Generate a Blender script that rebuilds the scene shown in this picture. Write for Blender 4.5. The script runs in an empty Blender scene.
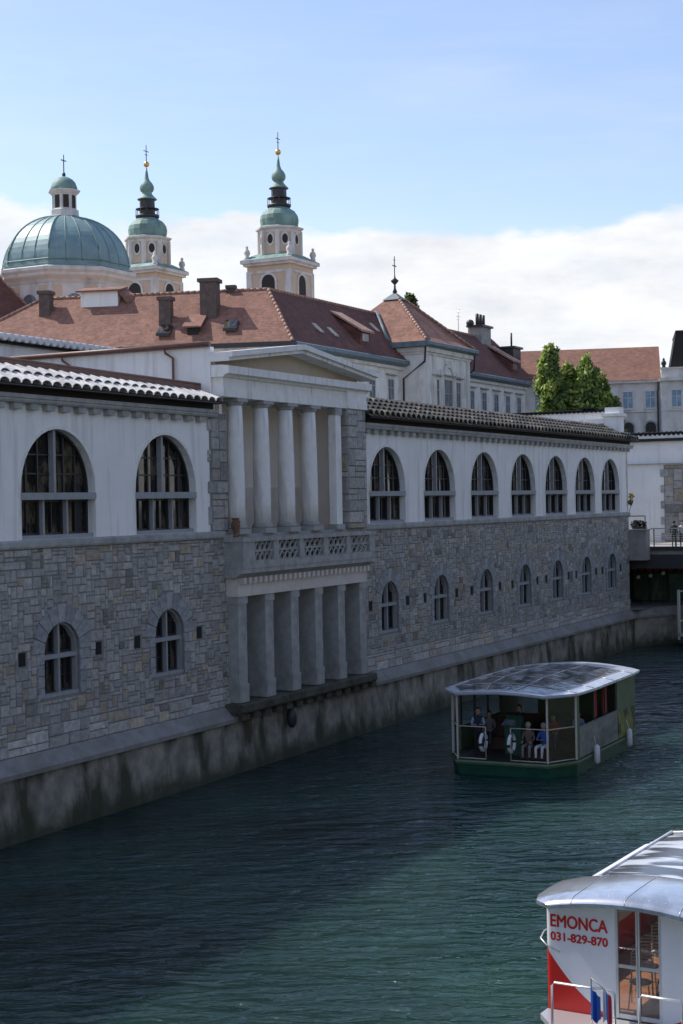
import bpy, math, random
from math import sin, cos, pi, radians, sqrt
from mathutils import Vector, Matrix
random.seed(7)
sc = bpy.context.scene
col = sc.collection
# ------------------------------------------------------------------ frames
TH = math.atan(798/1550.)
OX, OY = -8.934618592960305, 48.9
DX, DY = sin(TH), cos(TH)
FR = (OX, OY, pi/2-TH)            # quay frame: x along the hall, y away from the river, z up
def W(u, y, z=0):                 # quay frame -> world
    return Vector((OX+u*DX-y*DY, OY+u*DY+y*DX, z))
# ------------------------------------------------------------------ materials
def mat(name, c, rough=.8, var=.0, scale=3., c2=None, bump=0., bscale=20., metal=0., vcol=False,
        stretch=(1,1,1), spec=.5, detail=5, streak=None, lo=.35, hi=.65):
    m = bpy.data.materials.new(name); m.use_nodes = True
    nt = m.node_tree; N = nt.nodes; L = nt.links
    b = N['Principled BSDF']; b.inputs['Roughness'].default_value = rough
    b.inputs['Metallic'].default_value = metal
    b.inputs['Specular IOR Level'].default_value = spec
    b.inputs['Base Color'].default_value = (*c, 1)
    tc = N.new('ShaderNodeTexCoord'); mp = N.new('ShaderNodeMapping')
    L.new(tc.outputs['Object'], mp.inputs[0]); mp.inputs['Scale'].default_value = stretch
    out = None
    if vcol:
        a = N.new('ShaderNodeAttribute'); a.attribute_name = 'Col'; out = a.outputs['Color']
    if var > 0 or c2:
        n = N.new('ShaderNodeTexNoise'); n.inputs['Scale'].default_value = scale; n.inputs['Detail'].default_value = detail
        n.inputs['Roughness'].default_value = .65
        L.new(mp.outputs[0], n.inputs['Vector'])
        r = N.new('ShaderNodeMapRange'); r.inputs[1].default_value = lo; r.inputs[2].default_value = hi
        L.new(n.outputs['Fac'], r.inputs[0])
        mx = N.new('ShaderNodeMix'); mx.data_type = 'RGBA'
        L.new(r.outputs[0], mx.inputs[0])
        if vcol:
            mx.blend_type = 'MULTIPLY'; r.inputs[3].default_value = 0; r.inputs[4].default_value = 1
            L.new(out, mx.inputs[6]); mx.inputs[7].default_value = (*(c2 or (1-var,)*3), 1)
        else:
            mx.inputs[6].default_value = (*c, 1)
            mx.inputs[7].default_value = (*(c2 or tuple(x*(1-var) for x in c)), 1)
        out = mx.outputs[2]
    if streak:
        n = N.new('ShaderNodeTexNoise'); n.inputs['Scale'].default_value = 1; n.inputs['Detail'].default_value = 6
        m2 = N.new('ShaderNodeMapping'); m2.inputs['Scale'].default_value = streak[1]
        L.new(tc.outputs['Object'], m2.inputs[0]); L.new(m2.outputs[0], n.inputs['Vector'])
        r = N.new('ShaderNodeMapRange'); r.inputs[1].default_value = streak[2]; r.inputs[2].default_value = streak[3]
        L.new(n.outputs['Fac'], r.inputs[0])
        mx = N.new('ShaderNodeMix'); mx.data_type = 'RGBA'; L.new(r.outputs[0], mx.inputs[0])
        if out: L.new(out, mx.inputs[6])
        else: mx.inputs[6].default_value = (*c, 1)
        mx.inputs[7].default_value = (*streak[0], 1); out = mx.outputs[2]
    if out: L.new(out, b.inputs['Base Color'])
    if bump > 0:
        n = N.new('ShaderNodeTexNoise'); n.inputs['Scale'].default_value = bscale; n.inputs['Detail'].default_value = 4
        L.new(mp.outputs[0], n.inputs['Vector'])
        bp = N.new('ShaderNodeBump'); bp.inputs['Strength'].default_value = bump; bp.inputs['Distance'].default_value = .03
        L.new(n.outputs['Fac'], bp.inputs['Height']); L.new(bp.outputs[0], b.inputs['Normal'])
    return m
M = {}
M['plaster'] = mat('white_plaster', (.86,.85,.82), .9, .10, .5, streak=((.56,.53,.48),(2.6,2.6,.22),.52,.78), bump=.15)
M['plaster_warm'] = mat('warm_plaster', (.82,.75,.66), .9, .12, .8, bump=.1)
M['trim'] = mat('grey_stone_trim', (.40,.40,.38), .85, .3, 2.5, bump=.3, streak=((.22,.21,.19),(2,2,.6),.55,.8))
M['trim_light'] = mat('light_stone_trim', (.84,.82,.78), .85, .12, 2., bump=.2, streak=((.42,.39,.34),(4,4,.4),.55,.8))
M['beam'] = mat('pale_concrete', (.66,.60,.54), .85, .15, 2., bump=.2, streak=((.42,.38,.34),(3,3,.5),.58,.85))
M['stone'] = mat('rubble_stone', (.3,.3,.3), .9, .38, 5., vcol=True, bump=.7, bscale=9.)
M['mortar'] = mat('mortar', (.24,.23,.21), .95, .2, 5.)
M['quay'] = mat('quay_stone', (.34,.315,.255), .9, .5, 1.3, bump=.8, bscale=4., streak=((.05,.052,.03),(1.1,1.1,.45),.47,.63), detail=8)
def algae(m):
    nt=m.node_tree; N=nt.nodes; L=nt.links; b=N['Principled BSDF']; src=b.inputs['Base Color'].links[0].from_socket
    g=N.new('ShaderNodeNewGeometry'); sp=N.new('ShaderNodeSeparateXYZ'); L.new(g.outputs['Position'],sp.inputs[0])
    n=N.new('ShaderNodeTexNoise'); n.inputs['Scale'].default_value=1.1; n.inputs['Detail'].default_value=6; L.new(g.outputs['Position'],n.inputs['Vector'])
    a=N.new('ShaderNodeMath'); a.operation='MULTIPLY_ADD'; L.new(n.outputs['Fac'],a.inputs[0]); a.inputs[1].default_value=-1.5; L.new(sp.outputs['Z'],a.inputs[2])
    r=N.new('ShaderNodeMapRange'); r.inputs[1].default_value=-.55; r.inputs[2].default_value=.15; r.inputs[3].default_value=.9; r.inputs[4].default_value=0; L.new(a.outputs[0],r.inputs[0])
    mx=N.new('ShaderNodeMix'); mx.data_type='RGBA'; L.new(r.outputs[0],mx.inputs[0]); L.new(src,mx.inputs[6]); mx.inputs[7].default_value=(.035,.04,.02,1); L.new(mx.outputs[2],b.inputs['Base Color'])
algae(M['quay'])
M['ledge'] = mat('ledge_stone', (.31,.30,.285), .9, .35, 1.2, bump=.4, streak=((.20,.20,.16),(.4,.4,.8),.5,.7))
M['moss'] = mat('mossy_stone', (.10,.10,.07), .95, .6, 2., bump=.6)
M['frame_dark'] = mat('dark_frame', (.025,.024,.024), .5)
M['frame_light'] = mat('pale_frame', (.33,.34,.345), .8, .15, 4)
M['interior'] = mat('dark_interior', (.04,.036,.032), .9)
M['tile_light'] = mat('pale_clay_tile', (.56,.55,.53), .75, .3, 7., vcol=True, bump=.4, c2=(.62,.6,.58))
M['tile_dark'] = mat('weathered_clay_tile', (.2,.2,.19), .85, vcol=True, bump=.6, scale=9., c2=(.35,.33,.3))
M['underroof'] = mat('dark_soffit', (.03,.026,.023), .95)  # near-black: eave shadow put into the colour; also serves dark roofs
M['brown_metal'] = mat('brown_metal', (.19,.10,.075), .5, .25, 3)
M['flat_roof'] = mat('flat_roof', (.2,.2,.2), .9, .3, 1)
M['black_void'] = mat('dark_void', (.012,.012,.012), .95)  # near-black stands for the shade inside the vent slots
M['tympanum'] = mat('ochre_tympanum', (.50,.42,.31), .9, .15, 1.)
M['dim_stone'] = mat('dim_weathered_stone', (.20,.195,.185), .9, .3, 1.5)  # darker grey: recess shade of the lower loggia put into the colour
def glass_mat(name, c=(.02,.022,.025), rough=.06, c2=None, scale=1.3, bump=.05):
    m = mat(name, c, rough, spec=.55, c2=c2, scale=scale, bump=bump, bscale=2.2, lo=.50, hi=.60, stretch=(1.6,1.6,.7), detail=3)
    nt = m.node_tree
    if c2:
        oi = nt.nodes.new('ShaderNodeObjectInfo'); mu = nt.nodes.new('ShaderNodeMath'); mu.operation='MULTIPLY'; mu.inputs[1].default_value=37.
        nt.links.new(oi.outputs['Random'], mu.inputs[0])
        for n in nt.nodes:
            if n.type=='TEX_NOISE': n.noise_dimensions='4D'; nt.links.new(mu.outputs[0], n.inputs['W'])
    return m
M['glass'] = glass_mat('window_glass', (.012,.012,.014), .05, (.10,.08,.05))
M['glass_blue'] = glass_mat('far_window_glass', (.10,.12,.15), .15, (.2,.22,.25))
M['red_tile'] = None
def roof_mat(name, c, c2, axis_rot=0., dark=(.1,.05,.04)):
    m = bpy.data.materials.new(name); m.use_nodes = True
    nt = m.node_tree; N = nt.nodes; L = nt.links; b = N['Principled BSDF']; b.inputs['Roughness'].default_value = .85
    tc = N.new('ShaderNodeTexCoord')
    n = N.new('ShaderNodeTexNoise'); n.inputs['Scale'].default_value = .9; n.inputs['Detail'].default_value = 8; n.inputs['Roughness'].default_value=.7
    L.new(tc.outputs['Object'], n.inputs['Vector'])
    mx = N.new('ShaderNodeMix'); mx.data_type = 'RGBA'; mx.inputs[6].default_value = (*c,1); mx.inputs[7].default_value = (*c2,1)
    r = N.new('ShaderNodeMapRange'); r.inputs[1].default_value=.35; r.inputs[2].default_value=.65
    L.new(n.outputs['Fac'], r.inputs[0]); L.new(r.outputs[0], mx.inputs[0])
    v = N.new('ShaderNodeTexVoronoi'); v.inputs['Scale'].default_value = 2.6; v.inputs['Randomness'].default_value=1
    L.new(tc.outputs['Object'], v.inputs['Vector'])
    r2 = N.new('ShaderNodeMapRange'); r2.inputs[1].default_value=.12; r2.inputs[2].default_value=.22; r2.inputs[3].default_value=.75; r2.inputs[4].default_value=0
    L.new(v.outputs['Distance'], r2.inputs[0])
    m2 = N.new('ShaderNodeMix'); m2.data_type='RGBA'; L.new(r2.outputs[0], m2.inputs[0]); L.new(mx.outputs[2], m2.inputs[6]); m2.inputs[7].default_value=(*dark,1)
    # tile to tile variation in horizontal courses
    br = N.new('ShaderNodeTexWhiteNoise'); br.noise_dimensions='3D'
    sn = N.new('ShaderNodeVectorMath'); sn.operation='SNAP'; sn.inputs[1].default_value=(.28,.28,.2)
    L.new(tc.outputs['Object'], sn.inputs[0]); L.new(sn.outputs[0], br.inputs['Vector'])
    m3 = N.new('ShaderNodeMix'); m3.data_type='RGBA'; m3.blend_type='MULTIPLY'; m3.inputs[0].default_value=.55
    L.new(m2.outputs[2], m3.inputs[6])
    r3 = N.new('ShaderNodeMapRange'); r3.inputs[3].default_value=.55; r3.inputs[4].default_value=1.15
    L.new(br.outputs['Value'], r3.inputs[0]); L.new(r3.outputs[0], m3.inputs[7])
    L.new(m3.outputs[2], b.inputs['Base Color'])
    L.new(m3.outputs[2], b.inputs['Base Color'])
    wv = N.new('ShaderNodeTexWave'); wv.bands_direction='Z'; wv.inputs['Scale'].default_value=1.6; wv.wave_profile='SAW'
    L.new(tc.outputs['Object'], wv.inputs['Vector'])
    bp = N.new('ShaderNodeBump'); bp.inputs['Strength'].default_value=.5; bp.inputs['Distance'].default_value=.03
    L.new(wv.outputs['Fac'], bp.inputs['Height']); L.new(bp.outputs[0], b.inputs['Normal'])
    m4 = N.new('ShaderNodeMix'); m4.data_type='RGBA'; m4.blend_type='MULTIPLY'; m4.inputs[0].default_value=.35
    r4 = N.new('ShaderNodeMapRange'); r4.inputs[1].default_value=0; r4.inputs[2].default_value=.35; r4.inputs[3].default_value=.45; r4.inputs[4].default_value=1.05
    L.new(wv.outputs['Fac'], r4.inputs[0]); L.new(m3.outputs[2], m4.inputs[6]); L.new(r4.outputs[0], m4.inputs[7]); L.new(m4.outputs[2], b.inputs['Base Color'])
    return m
M['red_tile'] = roof_mat('red_roof_tile', (.33,.165,.115), (.22,.105,.075))
M['red_tile_old'] = roof_mat('old_red_roof_tile', (.17,.068,.05), (.11,.045,.035))  # darker copy of the red tile; river-slope shade is in its colour
M['brown_tile'] = roof_mat('brown_roof_tile', (.25,.12,.08), (.17,.08,.055))
M['copper'] = mat('copper_patina', (.22,.35,.30), .6, c2=(.12,.20,.175), scale=1.1, stretch=(1,1,.35), bump=.2, bscale=3, streak=((.32,.44,.40),(.5,.5,.25),.55,.75))
M['copper_dome'] = mat('dome_copper_patina', (.23,.34,.34), .5, c2=(.15,.24,.25), scale=.8, stretch=(1,1,1.5), bump=.15, bscale=3, streak=((.24,.36,.36),(.35,.35,.9),.52,.75), metal=.1)
M['copper_grey'] = mat('grey_copper_gutter', (.16,.22,.25), .6, .35, 2.)
M['palace'] = mat('palace_plaster', (.80,.78,.73), .9, .15, .8, streak=((.42,.39,.35),(1.2,1.2,.4),.52,.75), bump=.1)
M['cream'] = mat('cream_plaster', (.66,.50,.36), .9, .12, 1.)
M['offwhite'] = mat('offwhite_plaster', (.72,.69,.64), .9, .18, 1., streak=((.40,.36,.33),(1,1,.3),.5,.75))
M['brick'] = mat('old_chimney_brick', (.15,.11,.095), .9, .4, 2.5, bump=.4)
M['dark_metal'] = mat('dark_metal', (.035,.035,.037), .5)
M['gold'] = mat('gilded_metal', (.75,.48,.16), .3, metal=.9)
M['water_stone'] = M['quay']
M['white'] = mat('white_paint', (.72,.73,.75), .45, .06, 3, spec=.5)
M['red'] = mat('red_paint', (.58,.02,.015), .35, .12, 2)
M['boat_green'] = mat('dark_green_paint', (.02,.10,.065), .4, .3, 3)
M['panel_green'] = mat('olive_panel', (.12,.18,.10), .5, .25, 2)
M['steel'] = mat('steel_tube', (.62,.62,.62), .35, metal=.6)
M['cream_post'] = mat('cream_painted_post', (.55,.50,.42), .5)
M['alu'] = mat('brushed_metal_roof', (.78,.80,.83), .16, .22, 2.2, metal=.75, bump=.25, bscale=.9, streak=((.52,.54,.56),(1.2,.5,1),.55,.62))
M['wood'] = mat('varnished_wood', (.40,.17,.08), .5, .3, 6)
M['concrete'] = mat('concrete', (.36,.35,.33), .9, .3, 1.5, bump=.3)
M['asphalt'] = mat('paving', (.22,.21,.20), .95, .2, 1)
M['bark'] = mat('bark', (.12,.10,.075), .95, .4, 5, bump=.5)
M['terracotta'] = mat('dark_terracotta', (.20,.105,.065), .9, .3, 9)
def flat(name, c, r=.8): 
    M[name] = mat(name, c, r, .12, 6); return M[name]
for n, c in dict(skin=(.52,.33,.24), navy=(.02,.025,.05), blue=(.04,.12,.42), whitecloth=(.72,.72,.72), brown=(.16,.12,.09), greycloth=(.22,.22,.22),
                 black=(.015,.015,.016), redcloth=(.35,.03,.03), hair=(.05,.035,.025), greyhair=(.35,.34,.32), paleblue=(.30,.42,.60), jeans=(.06,.09,.16),
                 flagblue=(.02,.10,.42), flagred=(.60,.03,.04)).items(): flat(n, c)
M['chair_metal']=mat('chair_metal',(.70,.66,.60),.4)
# see-through glass with a sheen
def clear_glass(name, tint=(.75,.78,.75), amt=.25):
    m = bpy.data.materials.new(name); m.use_nodes = True
    nt = m.node_tree; N = nt.nodes; L = nt.links; N.remove(N['Principled BSDF'])
    t = N.new('ShaderNodeBsdfTransparent'); t.inputs[0].default_value = (*tint,1)
    g = N.new('ShaderNodeBsdfGlossy'); g.inputs['Roughness'].default_value = .04
    f = N.new('ShaderNodeFresnel'); f.inputs[0].default_value = 1.5
    a = N.new('ShaderNodeMath'); a.operation='MULTIPLY_ADD'; a.inputs[1].default_value=1; a.inputs[2].default_value=amt*.3
    L.new(f.outputs[0], a.inputs[0])
    mx = N.new('ShaderNodeMixShader'); L.new(a.outputs[0], mx.inputs[0]); L.new(t.outputs[0], mx.inputs[1]); L.new(g.outputs[0], mx.inputs[2])
    L.new(mx.outputs[0], N['Material Output'].inputs[0]); return m
M['clear'] = clear_glass('clear_glass')
M['canopy_glass'] = glass_mat('boat_roof_glass', (.05,.055,.06), .05, (.30,.33,.35), .9, .35)  # pale noise patches paint in broken sky reflections
M['lamp_globe'] = mat('lamp_globe', (.75,.72,.6), .3)
# ------------------------------------------------------------------ mesh builder
class MB:
    def __init__(s): s.v=[]; s.f=[]; s.m=[]; s.s=[]; s.c=[]
    def add(s, vs, fs, m=0, smooth=False, c=None):
        o=len(s.v); s.v += [tuple(v) for v in vs]
        for f in fs: s.f.append([o+i for i in f]); s.m.append(m); s.s.append(smooth); s.c.append(c)
        return s
    def box(s,x0,x1,y0,y1,z0,z1,m=0,c=None,bv=0.):
        if x0>x1:x0,x1=x1,x0
        if y0>y1:y0,y1=y1,y0
        if z0>z1:z0,z1=z1,z0
        return s.add([(x0,y0,z0),(x1,y0,z0),(x1,y1,z0),(x0,y1,z0),(x0,y0,z1),(x1,y0,z1),(x1,y1,z1),(x0,y1,z1)],
            [(0,3,2,1),(4,5,6,7),(0,1,5,4),(1,2,6,5),(2,3,7,6),(3,0,4,7)],m,False,c)
    def quad(s,a,b,c_,d,m=0,c=None): return s.add([a,b,c_,d],[(0,1,2,3)],m,False,c)
    def prism(s,pts,axis,a,b,m=0,smooth=False):
        n=len(pts)
        def P(p,t): return (t,p[0],p[1]) if axis=='x' else (p[0],t,p[1]) if axis=='y' else (p[0],p[1],t)
        vs=[P(p,a) for p in pts]+[P(p,b) for p in pts]
        s.add(vs,[tuple(range(n))[::-1],tuple(range(n,2*n))],m)
        o=len(s.v)-2*n
        for i in range(n):
            j=(i+1)%n; s.f.append([o+i,o+j,o+n+j,o+n+i]); s.m.append(m); s.s.append(smooth); s.c.append(None)
        return s
    def lathe(s,cx,cy,prof,n=16,m=0,smooth=True,rot=0.,cap=True,sq=1.):
        o=[]; 
        for r,z in prof: o+=[(cx+r*cos(rot+2*pi*i/n),cy+r*sq*sin(rot+2*pi*i/n),z) for i in range(n)]
        k=len(prof); fs=[]
        for j in range(k-1):
            for i in range(n): fs.append((j*n+i,j*n+(i+1)%n,(j+1)*n+(i+1)%n,(j+1)*n+i))
        s.add(o,fs,m,smooth)
        if cap:
            b=len(s.v)-len(o)
            s.f.append([b+i for i in range(n)][::-1]); s.m.append(m); s.s.append(False); s.c.append(None)
            s.f.append([b+(k-1)*n+i for i in range(n)]); s.m.append(m); s.s.append(False); s.c.append(None)
        return s
    def tube(s,pts,r,n=6,m=0,r1=None,smooth=True):
        pts=[Vector(p) for p in pts]; k=len(pts); vs=[]
        for j,p in enumerate(pts):
            d=(pts[min(j+1,k-1)]-pts[max(j-1,0)]).normalized()
            a=d.cross(Vector((0,0,1))) if abs(d.z)<.95 else d.cross(Vector((1,0,0)))
            a.normalize(); b=d.cross(a)
            rr=r if r1 is None else r+(r1-r)*j/(k-1)
            vs+=[p+a*rr*cos(2*pi*i/n)+b*rr*sin(2*pi*i/n) for i in range(n)]
        fs=[(j*n+i,j*n+(i+1)%n,(j+1)*n+(i+1)%n,(j+1)*n+i) for j in range(k-1) for i in range(n)]
        s.add(vs,fs,m,smooth)
        b=len(s.v)-len(vs)
        for f in ([b+i for i in range(n)][::-1],[b+(k-1)*n+i for i in range(n)]):
            s.f.append(f); s.m.append(m); s.s.append(False); s.c.append(None)
        return s
    def sphere(s,c,r,m=0,n=12,k=8,sz=1.,half=False):
        prof=[]
        for j in range(k+1):
            a=-pi/2+pi*j/k if not half else pi/2*j/k
            prof.append((max(r*cos(a),1e-4),c[2]+r*sz*sin(a)))
        return s.lathe(c[0],c[1],prof,n,m)
    def obj(s,name,mats,parent=None,loc=(0,0,0),rot=0.):
        me=bpy.data.meshes.new(name); me.from_pydata(s.v,[],s.f)
        for mm in (mats if isinstance(mats,(list,tuple)) else [mats]): me.materials.append(mm)
        me.polygons.foreach_set('material_index',s.m); me.polygons.foreach_set('use_smooth',s.s)
        if any(c is not None for c in s.c):
            a=me.color_attributes.new('Col','FLOAT_COLOR','CORNER'); d=[]
            for p,c in zip(s.f,s.c): d += list((*(c or (.5,.5,.5)),1.))*len(p)
            a.data.foreach_set('color',d)
        me.update(); o=bpy.data.objects.new(name,me); col.objects.link(o)
        if parent: o.parent=parent
        o.location=loc; o.rotation_euler=(0,0,rot); return o
def tag(o,label=None,cat=None,group=None,kind=None):
    if label:o['label']=label
    if cat:o['category']=cat
    if group:o['group']=group
    if kind:o['kind']=kind
    return o
class Thing:
    def __init__(s,name,label,cat,origin,frame=FR,group=None,kind=None):
        s.root=bpy.data.objects.new(name,None); col.objects.link(s.root); s.root.empty_display_size=.3
        fx,fy,an=frame; o=origin; s.o=Vector(o)
        s.root.location=(fx+o[0]*cos(an)-o[1]*sin(an), fy+o[0]*sin(an)+o[1]*cos(an), o[2]); s.root.rotation_euler=(0,0,an)
        tag(s.root,label,cat,group,kind); s.L={}
    def part(s,name,mb,mats,at=None,parent=None,label=None):
        lr=Vector(at or (0,0,0))-s.o
        p=parent or s.root
        loc=lr-(s.L[parent.name] if parent else Vector((0,0,0)))
        ob=mb.obj(name,mats,p,loc); s.L[ob.name]=lr
        if label: ob['label']=label
        return ob
    def dup(s,ob,at,rot=None):
        c=ob.copy(); col.objects.link(c); c.parent=s.root; c.location=Vector(at)-s.o; s.L[c.name]=Vector(at)-s.o
        if rot is not None: c.rotation_euler=(0,0,rot)
        for ch in ob.children:
            d=ch.copy(); col.objects.link(d); d.parent=c
        return c
def each(T,name,boxes,material,parent=None):
    for b_ in boxes:
        m_=MB(); m_.box(*b_); T.part(name,m_,material,parent=parent)
def copy_thing(root):
    c=root.copy(); col.objects.link(c)
    for ch in root.children:
        d=ch.copy(); col.objects.link(d); d.parent=c
        for g in ch.children:
            e=g.copy(); col.objects.link(e); e.parent=d
    return c
def single(name,mb,mats,label,cat,origin,frame=FR,group=None,kind=None):
    fx,fy,an=frame; o=origin
    s=MB(); s.__dict__.update(mb.__dict__); s.v=[(v[0]-o[0],v[1]-o[1],v[2]-o[2]) for v in mb.v]
    ob=s.obj(name,mats,None,(fx+o[0]*cos(an)-o[1]*sin(an), fy+o[0]*sin(an)+o[1]*cos(an), o[2]),an)
    return tag(ob,label,cat,group,kind)
def arch(cx,hw,spring,n=14,r=None):
    r=r or hw
    return [(cx+hw*cos(pi-pi*i/n),spring+r*sin(pi*i/n)) for i in range(n+1)]
def wall_arches(mb,u0,u1,z0,z1,ops,y=0.,depth=.35,m=0,mr=None,n=14):
    """wall face at y with arched openings (cx,hw,sill,spring) and their reveals"""
    mr = m if mr is None else mr; x=u0
    for cx,hw,sill,spr in sorted(ops):
        mb.quad((x,y,z0),(cx-hw,y,z0),(cx-hw,y,z1),(x,y,z1),m)
        A=arch(cx,hw,spr,n)
        if sill>z0: mb.quad((cx-hw,y,z0),(cx+hw,y,z0),(cx+hw,y,sill),(cx-hw,y,sill),m)
        for a,b in zip(A,A[1:]):
            mb.quad((a[0],y,a[1]),(b[0],y,b[1]),(b[0],y,z1),(a[0],y,z1),m)
            mb.quad((a[0],y,a[1]),(a[0],y+depth,a[1]),(b[0],y+depth,b[1]),(b[0],y,b[1]),mr)
        mb.quad((cx-hw,y,sill),(cx-hw,y+depth,sill),(cx-hw,y+depth,spr),(cx-hw,y,spr),mr)
        mb.quad((cx+hw,y,sill),(cx+hw,y,spr),(cx+hw,y+depth,spr),(cx+hw,y+depth,sill),mr)
        mb.quad((cx-hw,y,sill),(cx+hw,y,sill),(cx+hw,y+depth,sill),(cx-hw,y+depth,sill),mr)
        x=cx+hw
    mb.quad((x,y,z0),(u1,y,z0),(u1,y,z1),(x,y,z1),m)
def ring(mb,cx,spring,r0,r1,y0,y1,sill=None,n=14,m=0,gap=0.,c=None,jw=None):
    """arched band between r0 and r1, from y0 (front) to y1"""
    for i in range(n):
        a0=pi*i/n+gap; a1=pi*(i+1)/n-gap
        P=[(cx+r*cos(a),spring+r*sin(a)) for r,a in((r0,a0),(r1,a0),(r1,a1),(r0,a1))]
        k=c() if c else None
        vs=[(p[0],y0,p[1]) for p in P]+[(p[0],y1,p[1]) for p in P]
        mb.add(vs,[(0,1,2,3),(1,0,4,5),(2,1,5,6),(3,2,6,7),(0,3,7,4)],m,False,k)
    if sill is not None:
        w=jw or r1
        for s_ in(-1,1):
            mb.box(cx+s_*r0,cx+s_*w,y0,y1,sill,spring-.002,m,c() if c else None)
rnd=random.random
def stone_col():
    k=.85+.36*rnd(); t=rnd()
    if t<.09: b=(.42,.36,.28)
    elif t<.15: b=(.38,.34,.30)
    elif t<.5: b=(.44,.42,.385)
    else: b=(.385,.375,.35)
    return tuple(x*k for x in b)
def stones(mb,u0,u1,z0,z1,blocked,cw=.165,ch=.135,y=0.,prot=.034,big=False,fixedrow=None):
    nx=int(round((u1-u0)/cw)); nz=int(round((z1-z0)/ch)); cw=(u1-u0)/nx; ch=(z1-z0)/nz
    used=[[False]*nz for _ in range(nx)]
    for i in range(nx):
        for j in range(nz):
            if blocked(u0+(i+.5)*cw,z0+(j+.5)*ch): used[i][j]=True
    for j in range(nz):
        for i in range(nx):
            if used[i][j]: continue
            if big: w,h=random.randint(4,8),random.choice((2,3))
            else: w,h=random.choice((2,2,3,3,4,5)),random.choice((1,2,2,3,3))
            w_=0
            while w_<w and i+w_<nx and not used[i+w_][j]: w_+=1
            h_=1
            while h_<h and j+h_<nz and all(not used[i+a][j+h_] for a in range(w_)): h_+=1
            for a in range(w_):
                for b in range(h_): used[i+a][j+b]=True
            g=.012; x0=u0+i*cw+g+.006*rnd(); x1=u0+(i+w_)*cw-g-.006*rnd(); a0=z0+j*ch+g+.006*rnd(); a1=z0+(j+h_)*ch-g-.006*rnd()
            p=prot*(.5+.8*rnd()); c=stone_col()
            if rnd()<.06: c=tuple(x*.6 for x in c)
            if big: c=tuple(x*1.25 for x in c)
            e=.018; yy=y-p
            j1,j2,j3,j4=[.012*(rnd()-.5) for _ in range(4)]
            mb.add([(x0,y,a0),(x1,y,a0),(x1,y,a1),(x0,y,a1),(x0+e+j1,yy,a0+e+j2),(x1-e+j3,yy,a0+e+j1),(x1-e+j2,yy,a1-e+j4),(x0+e+j4,yy,a1-e+j3)],
                   [(4,5,6,7),(0,1,5,4),(1,2,6,5),(2,3,7,6),(3,0,4,7)],0,False,c)
# =================================================================== MARKET HALL
hall=Thing('market_hall','long riverside market hall with rubble stone base, white arcaded upper storey and columned portico','building',(25,5,2.5))
UPL=[-42.4+6.06*i for i in range(7)]+[0.05,6.12]; UPR=[24.1,30.0,35.85,41.55,47.0,52.3,57.45]
HW=1.89; SILL=9.05; SPR=10.62
LHW=.92; LS=4.1; LSP=5.5
LOL=[-42.4+6.06*i for i in range(7)]+[0.02,6.13]; LOR=[24.1,29.95,35.8,41.55,46.95,52.25,57.45]
UB0,UB1=-45.,9.0      # left wing
UC0,UC1=21.3,61.3     # right wing
for nm,a,b,ops in (('left_wing_wall',UB0,UB1,UPL),('right_wing_wall',UC0,UC1,UPR)):
    mb=MB(); wall_arches(mb,a,b,9.02,13.3,[(c,HW,SILL,SPR) for c in ops],0,.42)
    hall.part(nm,mb,M['plaster'])
slots=[]
for nm,a,b,ops in (('left_wing_base',UB0,10.2,LOL),('right_wing_base',20.9,UC1,LOR)):
    mb=MB(); wall_arches(mb,a,b,2.5,8.78,[(c,LHW,LS,LSP) for c in ops],0,.35,1,1)
    sl=[]
    for c in ops: sl += [c-1.95,c+1.95]
    def blk(x,z,ops=ops,sl=sl):
        for c in ops:
            if abs(x-c)<LHW+.22 and LS-.12<z<LSP+.1: return True
            if z>=LSP and (x-c)**2+(z-LSP)**2<1.5**2: return True
        for c in sl:
            if abs(x-c)<.22 and 5.14<z<5.70: return True
        return False
    stones(mb,a,b,3.25,8.78,blk,cw=.145,ch=.125)
    stones(mb,a,b,2.5,3.25,blk,big=True,cw=.15,ch=.125,prot=.045)
    hall.part(nm,mb,[M['stone'],M['mortar']])
    for c in sl:
        k=MB(); k.box(-.17,.17,-.004,.02,5.2,5.62); 
        hall.part('vent_slot',k,M['black_void'],at=(c,0,0))  # flush box without a recess; its dark depth is only colour
# quoin strips beside portico, upper storey
mb=MB(); mb.quad((9.0,-.002,9.02),(10.2,-.002,9.02),(10.2,-.002,13.4),(9.0,-.002,13.4),1)
stones(mb,8.85,10.2,9.05,13.2,lambda x,z: x<9.05 and int(z/.55)%2==0,cw=.27,ch=.23,prot=.045,y=-.004)
hall.part('quoins',mb,[M['stone'],M['mortar']])
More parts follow.
